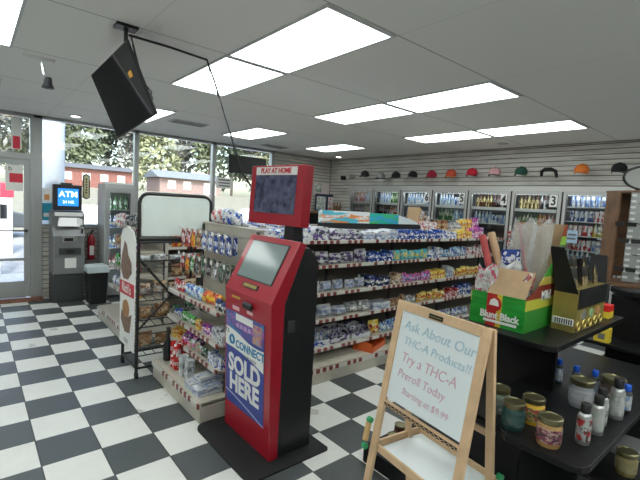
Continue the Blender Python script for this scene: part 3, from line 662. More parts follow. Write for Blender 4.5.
# small goods on the end unit behind the kiosk
G1 = (1.03, -3.185); R1 = -PI/2
row(G1, R1, .02, .15, .87, 'on the upper shelf, near end unit', [
 (3, 'pouch', .08, .06, .12, 'red', 'small red pouch', 'small red pouches', .004),
 (3, 'bag', .12, .10, .13, 'sky', 'pale blue bag', 'pale blue bags', .004),
 (2, 'bag', .15, .11, .13, 'orange', 'orange-red bag', 'orange-red bags', .005),
 (2, 'pouch', .09, .06, .10, 'navy', 'navy pouch', 'navy pouches', .005)])
row(G1, R1, .02, .15, .61, 'on the middle shelf, near end unit', [
 (3, 'pouch', .07, .06, .08, 'blue', 'small blue pouch', 'small blue pouches', .004),
 (3, 'pouch', .08, .07, .09, 'green', 'small green pouch', 'small green pouches', .004),
 (2, 'jar', .07, .07, .08, 'yellow', 'small yellow tub', 'small yellow tubs', .004),
 (3, 'jar', .08, .08, .07, 'purple', 'small purple tub', 'small purple tubs', .004),
 (2, 'box', .12, .12, .10, 'clear', 'clear plastic box', 'clear plastic boxes', .004)])
row(G1, R1, .02, .15, .40, 'on the lower shelf, near end unit', [
 (2, 'tray', .11, .14, .10, 'yellow', 'yellow and red counter tray', 'yellow and red counter trays', .004),
 (2, 'tray', .11, .14, .10, 'purple', 'purple counter tray', 'purple counter trays', .004),
 (3, 'pouch', .07, .06, .09, 'greenwhite', 'green and white packet', 'green and white packets', .004),
 (2, 'pouch', .07, .06, .08, 'dark', 'dark packet', 'dark packets', .004),
 (4, 'box', .055, .08, .10, 'bluewhite', 'slim blue and white box', 'slim blue and white boxes', .004)])
t = thing('black_bottle', 'tall black bottle on the bottom deck, near end unit', 'bottle', (1.14, -3.27, .17))
MB().lathe([(.035, 0), (.042, .01), (.042, .16), (.016, .22), (.014, .30)]).build('body', M_['plastic'], t); MB().lathe([(.018, .30), (.018, .33)]).build('cap', M_['dgrey'], t)
redcan = MB().lathe([(.026, 0), (.033, .008), (.033, .115), (.027, .122)]).mesh('can', pack('colacan', (.55, .01, .015), (.4, .01, .01), (.85, .8, .8), 3, .25))
for k, (x, y) in enumerate(((1.13, -3.46), (1.13, -3.54), (1.21, -3.46), (1.21, -3.54))):
    for lv in (0, 1):
        tag(put('drink_can', redcan, (x, y, .17+lv*.123)), 'red drink can, %s %s, near end unit deck' % (['front left', 'front right', 'back left', 'back right'][k], ['lower', 'upper'][lv]), 'can', 'red cans on the bottom deck')
for k, (y, h) in enumerate(((-3.70, .19), (-3.78, .17))):
    tag(put('carton', pm('box', .06, .07, h, 'clear'), (1.13+k*.02, y, .17), rz=R1), '%s white upright carton on the bottom deck, right of the red cans' % ['taller', 'shorter'][k], 'carton')
for k, (x, y, z, w) in enumerate(((1.16, -3.98, .17, .22), (1.16, -4.12, .17, .22), (1.20, -4.05, .235, .22), (1.34, -4.02, .17, .2))):
    tag(put('carton', pm('box', .12, w, .062, 'white'), (x, y, z), rz=R1+.05*k), ['left flat white carton lying on the bottom deck', 'right flat white carton at the end of the bottom deck', 'flat white carton stacked on two others on the deck', 'flat white carton at the back of the bottom deck'][k], 'carton')
# hooks with hanging packs
def peg(lab, grp, x, y, z, mk, w, h, n=3, dirx=-1, packs=True):
    t = thing('display_hook', lab, 'hook', (x, y, z), 0, grp)
    MB().tube([(.0, 0, 0), (-.20, 0, 0), (-.23, 0, .015)], .0035, 6).build('rod', M_['chrome'], t)
    MB().bx(-.242, -.236, -.016, .016, .0, .032).build('price_tip', M_['paper'], t)
    if mk:
        for q in range(n):
            key = ('pegpack', w, h, mk)
            if key not in cache:
                b = MB(); b.pouch(.022, .022, .001); b = MB()
                b.v, b.f, b.sm = [], [], []
                pp = MB().pouch(w, .028, h, 5, -h-.015)
                b.add([(v[1], v[0], v[2]) for v in pp.v], pp.f, True); b.bx(-.002, .002, -w*.35, w*.35, -.02, .012)
                cache[key] = b.mesh('hanging_pack', PK[mk])
            o = put('hanging_pack', cache[key], (x-.20+q*.055, y, z-.006))
            tag(o, '%s%s on the %s' % (['front ', 'middle ', 'rear '][q], {'red': 'red pack', 'orange': 'orange pack', 'brown': 'brown pack', 'bluewhite': 'blue and white pack', 'blue': 'blue pack', 'dark': 'dark pack', 'black': 'black pack', 'grey': 'grey pack', 'green': 'green pack'}[mk], lab), 'hanging pack', grp.replace('hooks', 'packs'))
upper = ['red', 'red', 'orange', 'brown', 'bluewhite', 'bluewhite', 'blue', 'blue', 'blue']
for k, mk in enumerate(upper):
    peg('%s hook of the upper row, near end unit' % ORD[k], 'hooks in the upper row of the near end unit', 1.49, -3.20-k*.12, 1.46, mk, .085, .13, 2)
lower = ['red', 'orange', 'green', 'black', 'dark', 'black', 'grey', 'dark', 'black']
for k, mk in enumerate(lower):
    peg('%s hook of the lower row, near end unit' % ORD[k], 'hooks in the lower row of the near end unit', 1.49, -3.20-k*.12, 1.21, mk, .07, .12, 3)
# goods on top of the near end unit and of the long gondola
row((1.50, -3.30), -PI/2, .05, -.02, 1.54, 'on top of the near end unit', [
 (2, 'bag', .12, .10, .16, 'redwhite', 'red and white bag', 'red and white bags', .01),
 (2, 'bag', .13, .10, .17, 'bluewhite', 'blue and white bag', 'blue and white bags', .01)])
row((1.70, -3.76), 0, .0, .0, 1.52, 'on the top ledge left of the kiosk screen', [(4, 'roll', .18, .12, .06, 'bluewhite', 'low blue-white pack', 'low blue-white packs', .02)])
t = thing('counter_sign', 'long cyan, white and green printed strip on a black base', 'sign', (2.62, -3.78, 1.52))
MB().bx(0, 1.75, 0, .10, 0, .065).build('base', M_['black'], t)
MB().bx(0, .75, .02, .09, .065, .20).build('white_carton', pack('stripw', (.75, .78, .8), (.1, .5, .65), (.8, .3, .1), 4), t)
MB().bx(.75, 1.30, .02, .09, .065, .19).build('green_carton', pack('stripg', (.03, .45, .35), (.05, .35, .7), (.06, .5, .2), 3), t)
MB().prism([(1.30, .065), (1.75, .065), (1.62, .12), (1.30, .18)], 'y', .03, .08).build('pale_carton', M_['whiteboard'], t)
row((4.42, -3.76), 0, .0, .0, 1.52, 'on the top ledge of the long gondola', [
 (4, 'box', .09, .10, .13, 'redwhite', 'red and white box', 'red and white boxes', .01),
 (2, 'box', .12, .10, .16, 'brown', 'brown box', 'brown boxes', .02),
 (2, 'tray', .16, .12, .12, 'grey', 'grey open tray', 'grey open trays', .02),
 (3, 'box', .09, .10, .17, 'yellow', 'yellow box', 'yellow boxes', .01),
 (2, 'box', .10, .10, .20, 'purple', 'violet box', 'violet boxes', .01)])
t = thing('wire_basket', 'tilted basket of dark striped packets above the long gondola', 'basket', (4.72, -3.55, 1.60))
MB().prism([(-.25, .0), (.25, -.1), (.25, -.06), (-.22, .22)], 'y', -.1, .1).build('tray', M_['card'], t)
for q in range(6): MB().box((-.16+q*.075, -.02, .12-q*.035), (.04, .17, .1), R=Matrix.Rotation(.4, 3, 'Y')).build('packet', PK['black'] if q % 2 else PK['white'], t)
# right end of the long gondola: red packs on a strip
t = thing('clip_strip', 'hanging strip of red and white packets at the gondola right end', 'clip strip', (6.10, -4.20, 1.0))
MB().bx(-.01, .01, -.005, .005, 0, .62).build('strip', M_['white'], t)
for q in range(8): MB().pouch(.12, .03, .10, 5, .02+(q//2)*.14).build('packet', PK['redwhite'] if q % 2 else PK['red'], t).location = ((q % 2)*.12-.06, -.02, 0)
t = thing('clip_strip', 'black bag hanging at the gondola right end below the red packets', 'bag', (6.10, -4.22, .45))
MB().pouch(.22, .08, .5, 7, 0).build('bag', M_['plastic'], t)

# far end unit and far gondola
G0 = (1.05, -.80)
for z, w_, rr in ((1.36, 'top', [(5, 'jar', .09, .09, .14, 'redwhite', 'red and white tub', 'red and white tubs', .015), (5, 'pouch', .1, .07, .15, 'black', 'black pouch', 'black pouches', .02)]),
 (1.08, 'second', [(4, 'bag', .12, .09, .15, 'brown', 'brown bag', 'brown bags', .01), (4, 'bag', .12, .09, .15, 'purple', 'dark red bag', 'dark red bags', .01)]),
 (.78, 'third', [(4, 'bag', .12, .09, .15, 'green', 'green bag', 'green bags', .01), (4, 'bag', .12, .09, .15, 'red', 'red bag', 'red bags', .01)]),
 (.48, 'fourth', [(4, 'bag', .13, .09, .15, 'bluewhite', 'blue bag', 'blue bags', .01), (4, 'bag', .13, .09, .15, 'redyellow', 'red and yellow bag', 'red and yellow bags', .01)])):
    row(G0, R1, .03, .16, z, 'on the %s shelf, far end unit' % w_, rr)
row(G0, R1, .72, .08, .17, 'on the deck of the far end unit', [(3, 'bag', .14, .12, .17, 'bluewhite', 'blue and clear bag', 'blue and clear bags', .02)])
row((1.62, -1.92), 0, .1, .12, 1.10, 'on the upper shelf of the far gondola', [(10, 'bag', .16, .1, .17, 'orange', 'orange bag', 'orange bags', .02)])
row((1.62, -1.92), 0, .1, .12, .70, 'on the lower shelf of the far gondola', [(6, 'bag', .16, .1, .17, 'brown', 'tan bag', 'tan bags', .02)])

# ------------------------------------------------------------------ machines and bin by the window
t = thing('ticket_machine', 'grey cash machine with lit blue screen sign by the window', 'cash machine', (.86, .30, 0))
b = MB(); b.prism([(0, 0), (.42, 0), (.42, .45), (0, .45)], 'x', -.215, .215)
b.build('plinth', M_['dgrey'], t, .01)
MB().prism([(-.015, .45), (.42, .45), (.42, 1.40), (.30, 1.46), (.12, 1.45), (.02, 1.40), (.07, 1.20), (.0, 1.10), (-.03, 1.06), (-.01, .95), (-.02, .70)], 'x', -.22, .22).build('body', mat('machine_grey', (.24, .245, .25), .38, .3), t, .012)
MB().box((-.0, .03, 1.29), (.30, .02, .17), R=Matrix.Rotation(-.25, 3, 'X')).build('screen', SCREEN, t)
MB().bx(-.19, .19, -.005, .05, 1.37, 1.43).build('lit_header', M_['white'], t)
MB().box((.15, .03, 1.28), (.075, .03, .10), R=Matrix.Rotation(-.25, 3, 'X')).build('white_sticker', M_['paper'], t)
kp = MB()
for i in range(4):
    for j in range(3): kp.box((.03+j*.035, -.025, 1.04-i*.022), (.026, .012, .015))
kp.build('keypad', M_['silver'], t)
MB().bx(-.10, .08, -.05, -.01, .96, 1.06).build('card_slot', M_['silver'], t); MB().bx(-.07, .05, -.055, -.04, .98, 1.03).build('slot_mouth', M_['black'], t)
MB().bx(-.14, .16, -.045, -.0, .77, .87).build('cash_tray', M_['dgrey'], t); MB().bx(-.05, .07, -.05, -.03, .79, .85).build('tray_mouth', M_['black'], t)
MB().bx(-.06, .10, -.028, -.018, .55, .71).build('notice', M_['paper'], t)
MB().bx(.17, .19, -.03, -.0, 1.1, 1.18).build('receipt_slot', M_['black'], t)
hd = MB().bx(-.21, .18, .02, .16, 1.46, 1.86).build('topper', M_['plastic'], t, .012)
MB().bx(-.15, .13, .012, .02, 1.53, 1.80).build('lit_panel', mat('lit_blue', (.02, .2, .7), .3, emit=(.02, .25, .85), es=1.1), hd)
lw = mat('lit_white', (.9, .9, .9), .4, emit=(.9, .97, 1), es=1.0)
text('ATM', .125, lw, hd, (-.01, .008, 1.71), FACE_MY, bold=.003)
text('24 HR', .06, lw, hd, (-.01, .008, 1.59), FACE_MY, bold=.002)
MB().bx(-.10, .05, .05, .13, 1.86, 1.89).build('router_box', M_['dgrey'], hd)
t = thing('waste_bin', 'black waste bin lined with a white bag beside the cash machine', 'bin', (1.215, .09, 0))
MB().prism([(-.125, 0), (.125, 0), (.15, .54), (-.15, .54)], 'y', -.12, .14).build('bin_body', M_['plastic'], t, .02)
MB().prism([(-.158, .50), (.158, .50), (.16, .60), (.12, .615), (-.13, .61), (-.16, .59)], 'y', -.14, .16).build('liner', mat('bag_white', (.62, .70, .74), .35, bump=1, nscale=25), t, .012)
t = thing('fire_extinguisher', 'red fire extinguisher hung behind the black bin', 'extinguisher', (1.25, .68, .62))
MB().lathe([(.05, 0), (.06, .02), (.06, .34), (.045, .40), (.02, .43)]).build('cylinder', M_['red'], t)
MB().tube([(0, 0, .42), (0, 0, .47), (.03, -.02, .5)], .015).tube([(0, 0, .46), (-.06, -.03, .44), (-.07, -.03, .2)], .008).build('valve', M_['black'], t)
MB().bx(-.035, .035, -.064, -.058, .08, .24).build('sticker', M_['paper'], t); MB().bx(-.02, .02, .05, .10, .3, .4).build('bracket', M_['black'], t)
t = thing('drinks_cooler', 'small upright drinks cooler with green and blue shelves by the window', 'cooler', (1.60, .29, 0))
MB().bx(-.235, -.215, 0, .5, .05, 1.92).bx(.215, .235, 0, .5, .05, 1.92).bx(-.215, .215, .48, .5, .05, 1.92).bx(-.215, .215, 0, .5, .05, .12).bx(-.215, .215, 0, .5, 1.82, 1.92).build('cabinet', mat('cooler_shell', (.45, .47, .47), .4), t)
MB().bx(-.215, -.16, -.02, 0, .12, 1.86).bx(.16, .215, -.02, 0, .12, 1.86).bx(-.16, .16, -.02, 0, .12, .18).bx(-.16, .16, -.02, 0, 1.78, 1.86).build('door_frame', M_['alu'], t)
MB().bx(-.16, .16, -.012, -.008, .18, 1.78).build('door_glass', CGLASS, t)
for z in (.5, .85, 1.2, 1.5): MB().bx(-.21, .21, .02, .46, z-.01, z).build('shelf', M_['wpaint'], t)
MB().bx(-.19, -.17, .02, .04, .2, 1.8).build('light_tube', strip, t)
MB().bx(-.2, .2, -.01, .3, 1.92, 1.95).build('top_tray', M_['white'], t)
for z, mk, ds in ((1.5, 'green', 'green bottle'), (1.2, 'blue', 'blue bottle'), (.85, 'sky', 'pale blue bottle'), (.5, 'red', 'red bottle')):
    for q in range(4):
        tag(put('bottle', pm('bottle', .075, .075, .22, mk), (1.60-.13+q*.085, .41, z)), '%s of four %ss in the small upright cooler' % (ORD[q], ds), 'bottle', ds+'s in the small cooler')

# black sign and wire racks near the third window
t = thing('hanging_sign', 'plain black sign board hanging in front of the third window', 'sign', (3.74, .60, 2.33))
MB().bx(0, .9, 0, .03, 0, .37).build('board', M_['black'], t, .004)
MB().tube([(.1, .015, .37), (.1, .015, .592)], .003).tube([(.8, .015, .37), (.8, .015, .592)], .003).build('hanging_wire', M_['wire'], t)
t = thing('paper_notice', 'white paper notice with three lines taped to the third window', 'sign', (3.57, YW-.004, 2.0))
MB().bx(0, .36, -.003, 0, 0, .22).build('sheet', M_['paper'], t)
for q in range(3): MB().bx(.05, .31, -.005, -.003, .04+q*.06, .065+q*.06).build('print_line', M_['grey'], t)
t = thing('wall_poster', 'pale poster with a green picture on the far slat wall', 'poster', (6.15, YW-.02, 2.03))
MB().bx(0, .52, -.004, 0, 0, .30).build('sheet', mat('pink_white_sheet', (.72, .62, .62), .6), t); MB().bx(.04, .26, -.006, -.004, .05, .27).build('picture', pack('posterpic', (.25, .35, .25), (.5, .5, .45), (.8, .8, .8), 4), t)
for q, lab in enumerate(('left framed menu board leaning on the far slat wall', 'right framed menu board leaning on the far slat wall')):
    t = thing('menu_board', lab, 'board', (6.13+q*.37, YW-.16, 1.62), 0)
    R = Matrix.Rotation(-.06, 3, 'X')
    MB().bx(0, .35, 0, .02, 0, .42).build('frame', M_['navyf'] if 'navyf' in M_ else mat('navy_frame', (.01, .02, .06), .4), t)
    MB().bx(.03, .32, -.004, 0, .03, .36).build('sheet', pack('menu%d' % q, (.72, .76, .75), (.55, .6, .6), [(.3, .4, .35), (.6, .2, .2)][q], 6), t)
t = thing('wall_counter', 'dark counter under the framed menu boards in the far corner', 'counter', (5.55, .22, 0))
MB().bx(0, 1.10, 0, .56, 0, 1.57).build('body', M_['melamine'], t); MB().bx(-.02, 1.12, -.02, .56, 1.57, 1.61).build('worktop', M_['brownb'], t, .004)
for q in range(3):
    tag(MB().lathe([(.03, 0), (.035, .01), (.035, .14), (.012, .2), (.012, .26)], (6.56, .42-q*.1, 1.61)).build('bottle', M_['brownb']), '%s brown bottle on the dark counter beside the menu boards' % ORD[q], 'bottle', 'brown bottles on the dark counter')

# ------------------------------------------------------------------ wheeled rack with the blank whiteboard
t = thing('wire_rack', 'black wheeled snack rack with white printed side panel', 'rack', (.878, -3.165, 0))
rk = MB(); w = .715; dd = .47
for x in (0, w):
    rk.tube([(x, 0, .06), (x, 0, 1.36)], .016); rk.tube([(x, dd, .06), (x, dd, 1.30), (x, 0, 1.36)], .016)
pts = [(0, 0, 1.36), (0, 0, 1.70)] + [(.09-.09*math.cos(a), 0, 1.70+.09*math.sin(a)) for a in (.4, .8, 1.2)] + [(.09, 0, 1.79), (w-.09, 0, 1.79)] + [(w-.09+.09*math.sin(a), 0, 1.70+.09*math.cos(a)) for a in (.4, .8, 1.2)] + [(w, 0, 1.70), (w, 0, 1.36)]
rk.tube(pts, .017); rk.tube([(0, 0, 1.36), (w, 0, 1.36)], .02); rk.tube([(0, 0, 1.33), (w, 0, 1.33)], .014)
rk.tube([(0, dd, 1.28), (w, dd, 1.28)], .012); rk.tube([(0, 0, .1), (w, 0, .1)], .012); rk.tube([(0, dd, .1), (w, dd, .1)], .012); rk.tube([(0, 0, .1), (0, dd, .1)], .012); rk.tube([(w, 0, .1), (w, dd, .1)], .012)
rk.tube([(.0, .02, 1.18), (.34, .02, .78)], .013); rk.tube([(.0, .02, .46), (.36, .02, .82)], .010)
rk.build('frame', M_['black'], t)
for z in (1.08, .76, .50, .22):
    b = MB()
    for i in range(9): b.tube([(i*w/8, 0, z), (i*w/8, dd, z+.05)], .004, 5)
    for y, zz in ((0, z), (dd, z+.05), (0, z+.07), (dd/2, z+.025)): b.tube([(0, y, zz), (w, y, zz)], .006, 5)
    b.build('basket', M_['black'], t)
for x in (0, w):
    for y in (0, dd):
        c_ = MB().tube([(x-.012, y, .033), (x+.012, y, .033)], .033, 14).build('caster', M_['rubber'], t)
MB().bx(.02, w-.02, -.008, .004, 1.385, 1.77).build('whiteboard_panel', M_['boardface'], t, .006)
sp_ = MB().prism([(.0, .26), (dd, .26), (dd, 1.34), (dd-.06, 1.42), (dd/2, 1.46), (.06, 1.42), (.0, 1.34)], 'x', -.034, -.022).build('side_panel', M_['paper'], t)
def blob(pts, x0, x1, name, m, par): return MB().prism(pts, 'x', x0, x1).build(name, m, par)
choc = mat('cookie_brown', (.20, .12, .085), .6, noise=.3, nscale=25); cook = mat('cookie_tan', (.40, .20, .09), .6, noise=.3, nscale=40)
blob([(.08, 1.02), (.2, .94), (.35, .93), (.45, 1.02), (.42, 1.15), (.36, 1.25), (.33, 1.31), (.26, 1.28), (.2, 1.18), (.1, 1.12)], -.037, -.034, 'picture', choc, sp_)
blob([(.06, .62), (.12, .42), (.28, .40), (.42, .50), (.40, .60), (.33, .58), (.2, .56)], -.037, -.034, 'picture', choc, sp_)
blob([(.25+.11*math.cos(a*PI/8), .64+.09*math.sin(a*PI/8)) for a in range(16)], -.039, -.034, 'picture', cook, sp_)
blob([(0, .79), (dd, .77), (dd, .90), (0, .92)], -.038, -.034, 'red_band', mat('band_red', (.55, .02, .04), .5), sp_)
text("Rich's", .13, M_['paper'], sp_, (-.040, dd/2, .845), FACE_MX, bold=.002)
MB().bx(-.037, -.034, .18, .30, .30, .34).build('small_print', M_['silver'], sp_)
row((.878, -3.165), 0, .03, .08, 1.115, 'in the upper basket of the wheeled rack', [(4, 'bag', .14, .12, .08, 'clear', 'pale wrapped pastry', 'pale wrapped pastries', .02)])
row((.878, -3.165), 0, .03, .08, .79, 'in the second basket of the wheeled rack', [(4, 'bag', .15, .14, .13, 'tan', 'brown wrapped pastry', 'brown wrapped pastries', .01)])
row((.878, -3.165), 0, .03, .08, .53, 'in the third basket of the wheeled rack', [(2, 'bag', .17, .14, .15, 'brown', 'dark brown wrapped loaf', 'dark brown wrapped loaves', .01), (2, 'bag', .12, .12, .14, 'dark', 'green wrapped pack', 'green wrapped packs', .01)])
row((.878, -3.165), 0, .03, .08, .25, 'in the lowest basket of the wheeled rack', [(3, 'bag', .18, .14, .15, 'brown', 'wrapped brown bun bag', 'wrapped brown bun bags', .02)])

# ------------------------------------------------------------------ red kiosk
KY = -4.69; KW = .32
t = thing('ticket_kiosk', 'tall red and black touch-screen kiosk with advertising poster', 'kiosk', (1.2, KY, 0))
ox = -1.2
P_ = lambda L: [(x+ox, z) for x, z in L]
MB().prism(P_([(1.272, .012), (1.272, 1.085), (1.425, 1.475), (1.47, 1.475), (1.555, 1.37), (1.56, .012)]), 'y', -KW+.012, KW-.012).build('body', M_['plastic'], t, .004)
sh_ = MB().prism(P_([(1.20, .012), (1.16, 1.11), (1.375, 1.52), (1.43, 1.50), (1.271, 1.10), (1.271, .012)]), 'y', -KW, KW).build('front_shell', M_['red'], t, .006)
# sloped face frame: direction from the bend to the top
SA, SB = Vector((1.16+ox, 0, 1.11)), Vector((1.375+ox, 0, 1.52)); sd = (SB-SA); SL = sd.length; sd.normalize(); sn = Vector((-sd.z, 0, sd.x))
RS = axes((0, -1, 0), sd)
def onslope(y0, y1, f0, f1, th, name, m, par, lift=0):
    c = SA + sd*SL*(f0+f1)/2 + sn*(lift+th/2); c.y = (y0+y1)/2
    return MB().box(c, (abs(y1-y0), SL*abs(f1-f0), th), R=RS).build(name, m, par)
onslope(.245, -.235, .245, .905, .004, 'screen_surround', M_['black'], t)
onslope(.235, -.225, .26, .89, .004, 'screen', mat('grey_screen', (.16, .20, .20), .12, emit=(.26, .34, .32), es=.12), t, .003)
onslope(.10, -.10, .11, .19, .005, 'plaque', M_['plastic'], t)
onslope(.085, -.085, .125, .175, .003, 'plaque_print', M_['gold'], t, .005)
FA, FB = Vector((1.20+ox, 0, 0.012)), Vector((1.16+ox, 0, 1.11)); fd = (FB-FA); FL = fd.length; fd.normalize(); fn = Vector((-fd.z, 0, fd.x)); RF = axes((0, -1, 0), fd)
def onfront(y0, y1, z0, z1, th, name, m, par, lift=0, poly=None):
    if poly is None:
        c = FA + fd*(z0+z1)/2 + fn*(lift+th/2); c.y = (y0+y1)/2
        return MB().box(c, (abs(y1-y0), abs(z1-z0), th), R=RF).build(name, m, par)
    vs = []
    for q in (lift, lift+th):
        for y, z in poly: p = FA + fd*z + fn*q; p.y = y; vs.append(p)
    N = len(poly)
    return MB().add(vs, [tuple(range(N)), tuple(range(N, 2*N))] + [(i, (i+1) % N, N+(i+1) % N, N+i) for i in range(N)]).build(name, m, par)
def onfront_text(s, size, m, par, y, z, bold=.0, sx=1, lift=.004):
    p = FA + fd*z + fn*lift; p.y = y; return text(s, size, m, par, p, RF, bold=bold, sx=sx)
# poster: top band, white wave, blue field
YL_, YR_ = .295, -.245
pm_ = onfront(YL_, YR_, .215, .94, .0015, 'poster', mat('poster_blue', (.03, .055, .30), .35), t, .001)
onfront(YL_, YR_, .775, .94, .001, 'poster_picture', pack('posterart', (.10, .09, .32), (.05, .2, .42), (.35, .12, .4), 6), pm_, .003)
onfront(-.10, -.22, .775, .915, .001, 'figure_picture', pack('figurepic', (.3, .3, .42), (.5, .3, .2), (.4, .1, .2), 4), pm_, .0045)
onfront(.14, -.10, .885, .935, .001, 'small_card', M_['paper'], pm_, .005)
for q in range(4): onfront(.13-q*.055, .095-q*.055, .835, .865, .001, 'small_mark', mat('lilac', (.5, .35, .6), .5), pm_, .005)
wave = [(YL_, .665), (YL_, .81)] + [(YL_-(YL_-YR_)*k/8, .81-.055*math.sin(k/8*PI*.5)+.01*math.sin(k/8*2*PI)) for k in range(1, 9)] + [(YR_, .60)] + [(YR_+(YL_-YR_)*k/8, .60+.065*(k/8)+.02*math.sin(k/8*PI)) for k in range(1, 8)]
onfront(0, 0, 0, 0, .001, 'white_wave', M_['paper'], pm_, .005, wave)
onfront_text('CONNECT', .082, mat('teal_ink', (.01, .22, .45), .5), pm_, -.06, .705, .002, .98, .0075)
onfront_text('R E W A R D S', .026, M_['grey'], pm_, -.07, .645, 0, 1.0, .0075)
onfront_text('TX', .05, M_['grey'], pm_, .265, .775, 0, 1, .0075)
ring = MB(); p0 = FA+fd*.725+fn*.007; 
ring.tube([p0+Vector((0, .19+.030*math.cos(a*PI/8), 0))+fd*.030*math.sin(a*PI/8) for a in range(16)], .009, 6, True); ring.build('round_logo', M_['poster'] if 'poster' in M_ else MATS['teal_ink'], pm_)
onfront_text('SOLD', .185, M_['white'], pm_, .025, .535, .007, .98, .0035)
onfront_text('HERE', .185, M_['white'], pm_, .025, .385, .007, .98, .0035)
for q in range(2):
    cur = [(YL_, .30-.02*q), (YL_, .31-.02*q)] + [(YL_-(YL_-YR_)*k/8, .31-.02*q-.09*(k/8)**1.3) for k in range(1, 9)] + [(YR_, .212-.02*q if q == 0 else .217)] + [(YR_+(YL_-YR_)*k/8, .30-.02*q-.09*((8-k)/8)**1.3) for k in range(1, 8)]
    onfront(0, 0, 0, 0, .001, 'pale_swoosh', mat('swoosh%d' % q, [(.45, .5, .7), (.15, .2, .5)][q], .5), pm_, .003, cur) if q == 0 else None
onfront(.21, .09, 1.045, 1.062, .002, 'yellow_label', mat('ochre_label', (.55, .35, .05), .5), t)
o = onfront(.02, -.10, 1.005, 1.055, .03, 'card_reader', M_['plastic'], t); o.modifiers.new('b', 'BEVEL').width = .012
onfront(-.01, -.09, .965, .99, .001, 'pink_sticker', mat('pink_sticker', (.75, .45, .5), .5), t); onfront(.20, .10, .955, .985, .001, 'pink_sticker', MATS['pink_sticker'], t)
MB().lathe([(.006, -.0), (.006, .004)], (-.9, 0, 0)).v
MB().bx(1.30+ox, 1.36+ox, -KW-.006, -KW+.012, .90, .98).build('side_lock', M_['dgrey'], t)
# screen on top
mr = bpy.data.objects.new('monitor', None); C.objects.link(mr); mr.parent = t; mr.location = (1.405+ox, .083, 1.61); mr.rotation_euler = (0, .05, .122)
me_ = MB().bx(0, .09, -.30, .30, 0, .445).build('housing', M_['red'], mr, .006)
MB().bx(-.004, 0, -.225, .235, .085, .37).build('screen_glass', mat('screen_blue', (.06, .065, .10), .10, noise=.9, nscale=16, emit=(.02, .022, .05), es=.5, spec=.8), mr)
MB().bx(-.005, 0, -.225, .235, .372, .432).build('header_strip', M_['paper'], mr)
text('PLAY AT HOME', .052, mat('header_red', (.55, .02, .04), .5), mr, (-.007, .005, .402), FACE_MX, bold=.002, sx=.95)
MB().prism([(1.44+ox, 1.45), (1.54+ox, 1.42), (1.52+ox, 1.66), (1.45+ox, 1.66)], 'y', -.14, -.02).build('neck', M_['plastic'], t)
t = thing('floor_mat', 'black rounded mat plate under the red kiosk', 'mat', (1.32, -4.70, 0))
q = []; x0, x1, y0, y1, r = -.34, .335, -.42, .42, .09
for cx_, cy_, a0 in ((x1-.03, y1-.03, 0), (x0+r, y1-r, PI/2), (x0+r, y0+r, PI), (x1-.03, y0+.03, 1.5*PI)):
    rr = r if cx_ < 0 else .03
    for k in range(6): a = a0+k*PI/10; q.append((cx_+rr*math.cos(a), cy_+rr*math.sin(a)))
MB().prism(q, 'z', 0, .012).build('plate', M_['rubber'], t)

# ------------------------------------------------------------------ hanging television and its cord
cs = [Vector(p) for p in ((0.455, -4.24, 2.775), (0.375, -3.60, 2.655), (0.555, -3.655, 2.205), (0.635, -4.295, 2.325))]
ex = (cs[1]-cs[0]).normalized(); ey = (cs[0]-cs[3]).normalized(); n_ = ex.cross(ey).normalized(); ey = n_.cross(ex)
if n_.x > 0: n_ = -n_
ctr = sum(cs, Vector())/4; RT = Matrix((ex, ey, ex.cross(ey))).transposed(); W_, H_ = (cs[1]-cs[0]).length, (cs[0]-cs[3]).length
t = thing('television', 'black flat television hanging tilted from the ceiling at upper left', 'television', ctr)
sg = 1 if RT.col[2].dot(n_) > 0 else -1
MB().box(Vector(-n_*.008), (W_, H_, .014), R=RT).build('casing', M_['plastic'], t, .003)
MB().box(Vector(n_*.0), (W_-.02, H_-.02, .006), R=RT).build('screen', SCREEN, t)
MB().box(Vector(-n_*.022), (W_*.30, H_*.4, .018), R=RT).build('rear_cover', M_['plastic'], t, .006)
pb = -n_*.03
top = Vector((.50, -4.05, H))-ctr
MB().box(top-Vector((0, 0, .01)), (.14, .10, .02)).tube([top-Vector((0, 0, .02)), top-Vector((0, 0, .10)), pb+Vector((0, -.1, .1)), pb], .014).build('ceiling_bracket', M_['black'], t)
MB().box(n_*.006+RT@Vector((-.22, .06, 0)), (.05, .04, .003), R=RT).build('orange_badge', mat('badge_orange', (.6, .3, .05), .5), t)
cd_ = lambda L, r: MB().tube([Vector(p)-ctr for p in L], r, 6)
cd_([(.52, -4.1, 2.85), (.64, -3.95, 2.62), (.72, -3.95, 2.50), (.70, -3.98, 2.40), (.66, -4.0, 2.38)], .006).build('power_lead', M_['cord'], t)
cd_([(.53, -4.1, 2.80), (.60, -4.05, 2.6), (.68, -4.05, 2.52), (.66, -4.08, 2.44)], .005).build('signal_lead', M_['cord'], t)
t = thing('power_cable', 'black cord strung from the television down to the kiosk screen', 'cable', (0, 0, 0))
import_pts = [(.52, -4.05, 2.87), (.822, -4.0, 2.885), (1.157, -3.911, 2.90), (1.227, -3.904, 2.76), (1.229, -4.062, 2.533), (1.256, -4.256, 2.182), (1.32, -4.27, 2.0), (1.42, -4.27, 1.88)]
MB().tube(import_pts, .009, 6).build('cord', M_['cord'], t)
MB().tube([(1.157, -3.911, 2.90), (1.20, -3.93, 2.72), (1.235, -4.06, 2.53)], .004, 6).build('loose_end', M_['cord'], t)

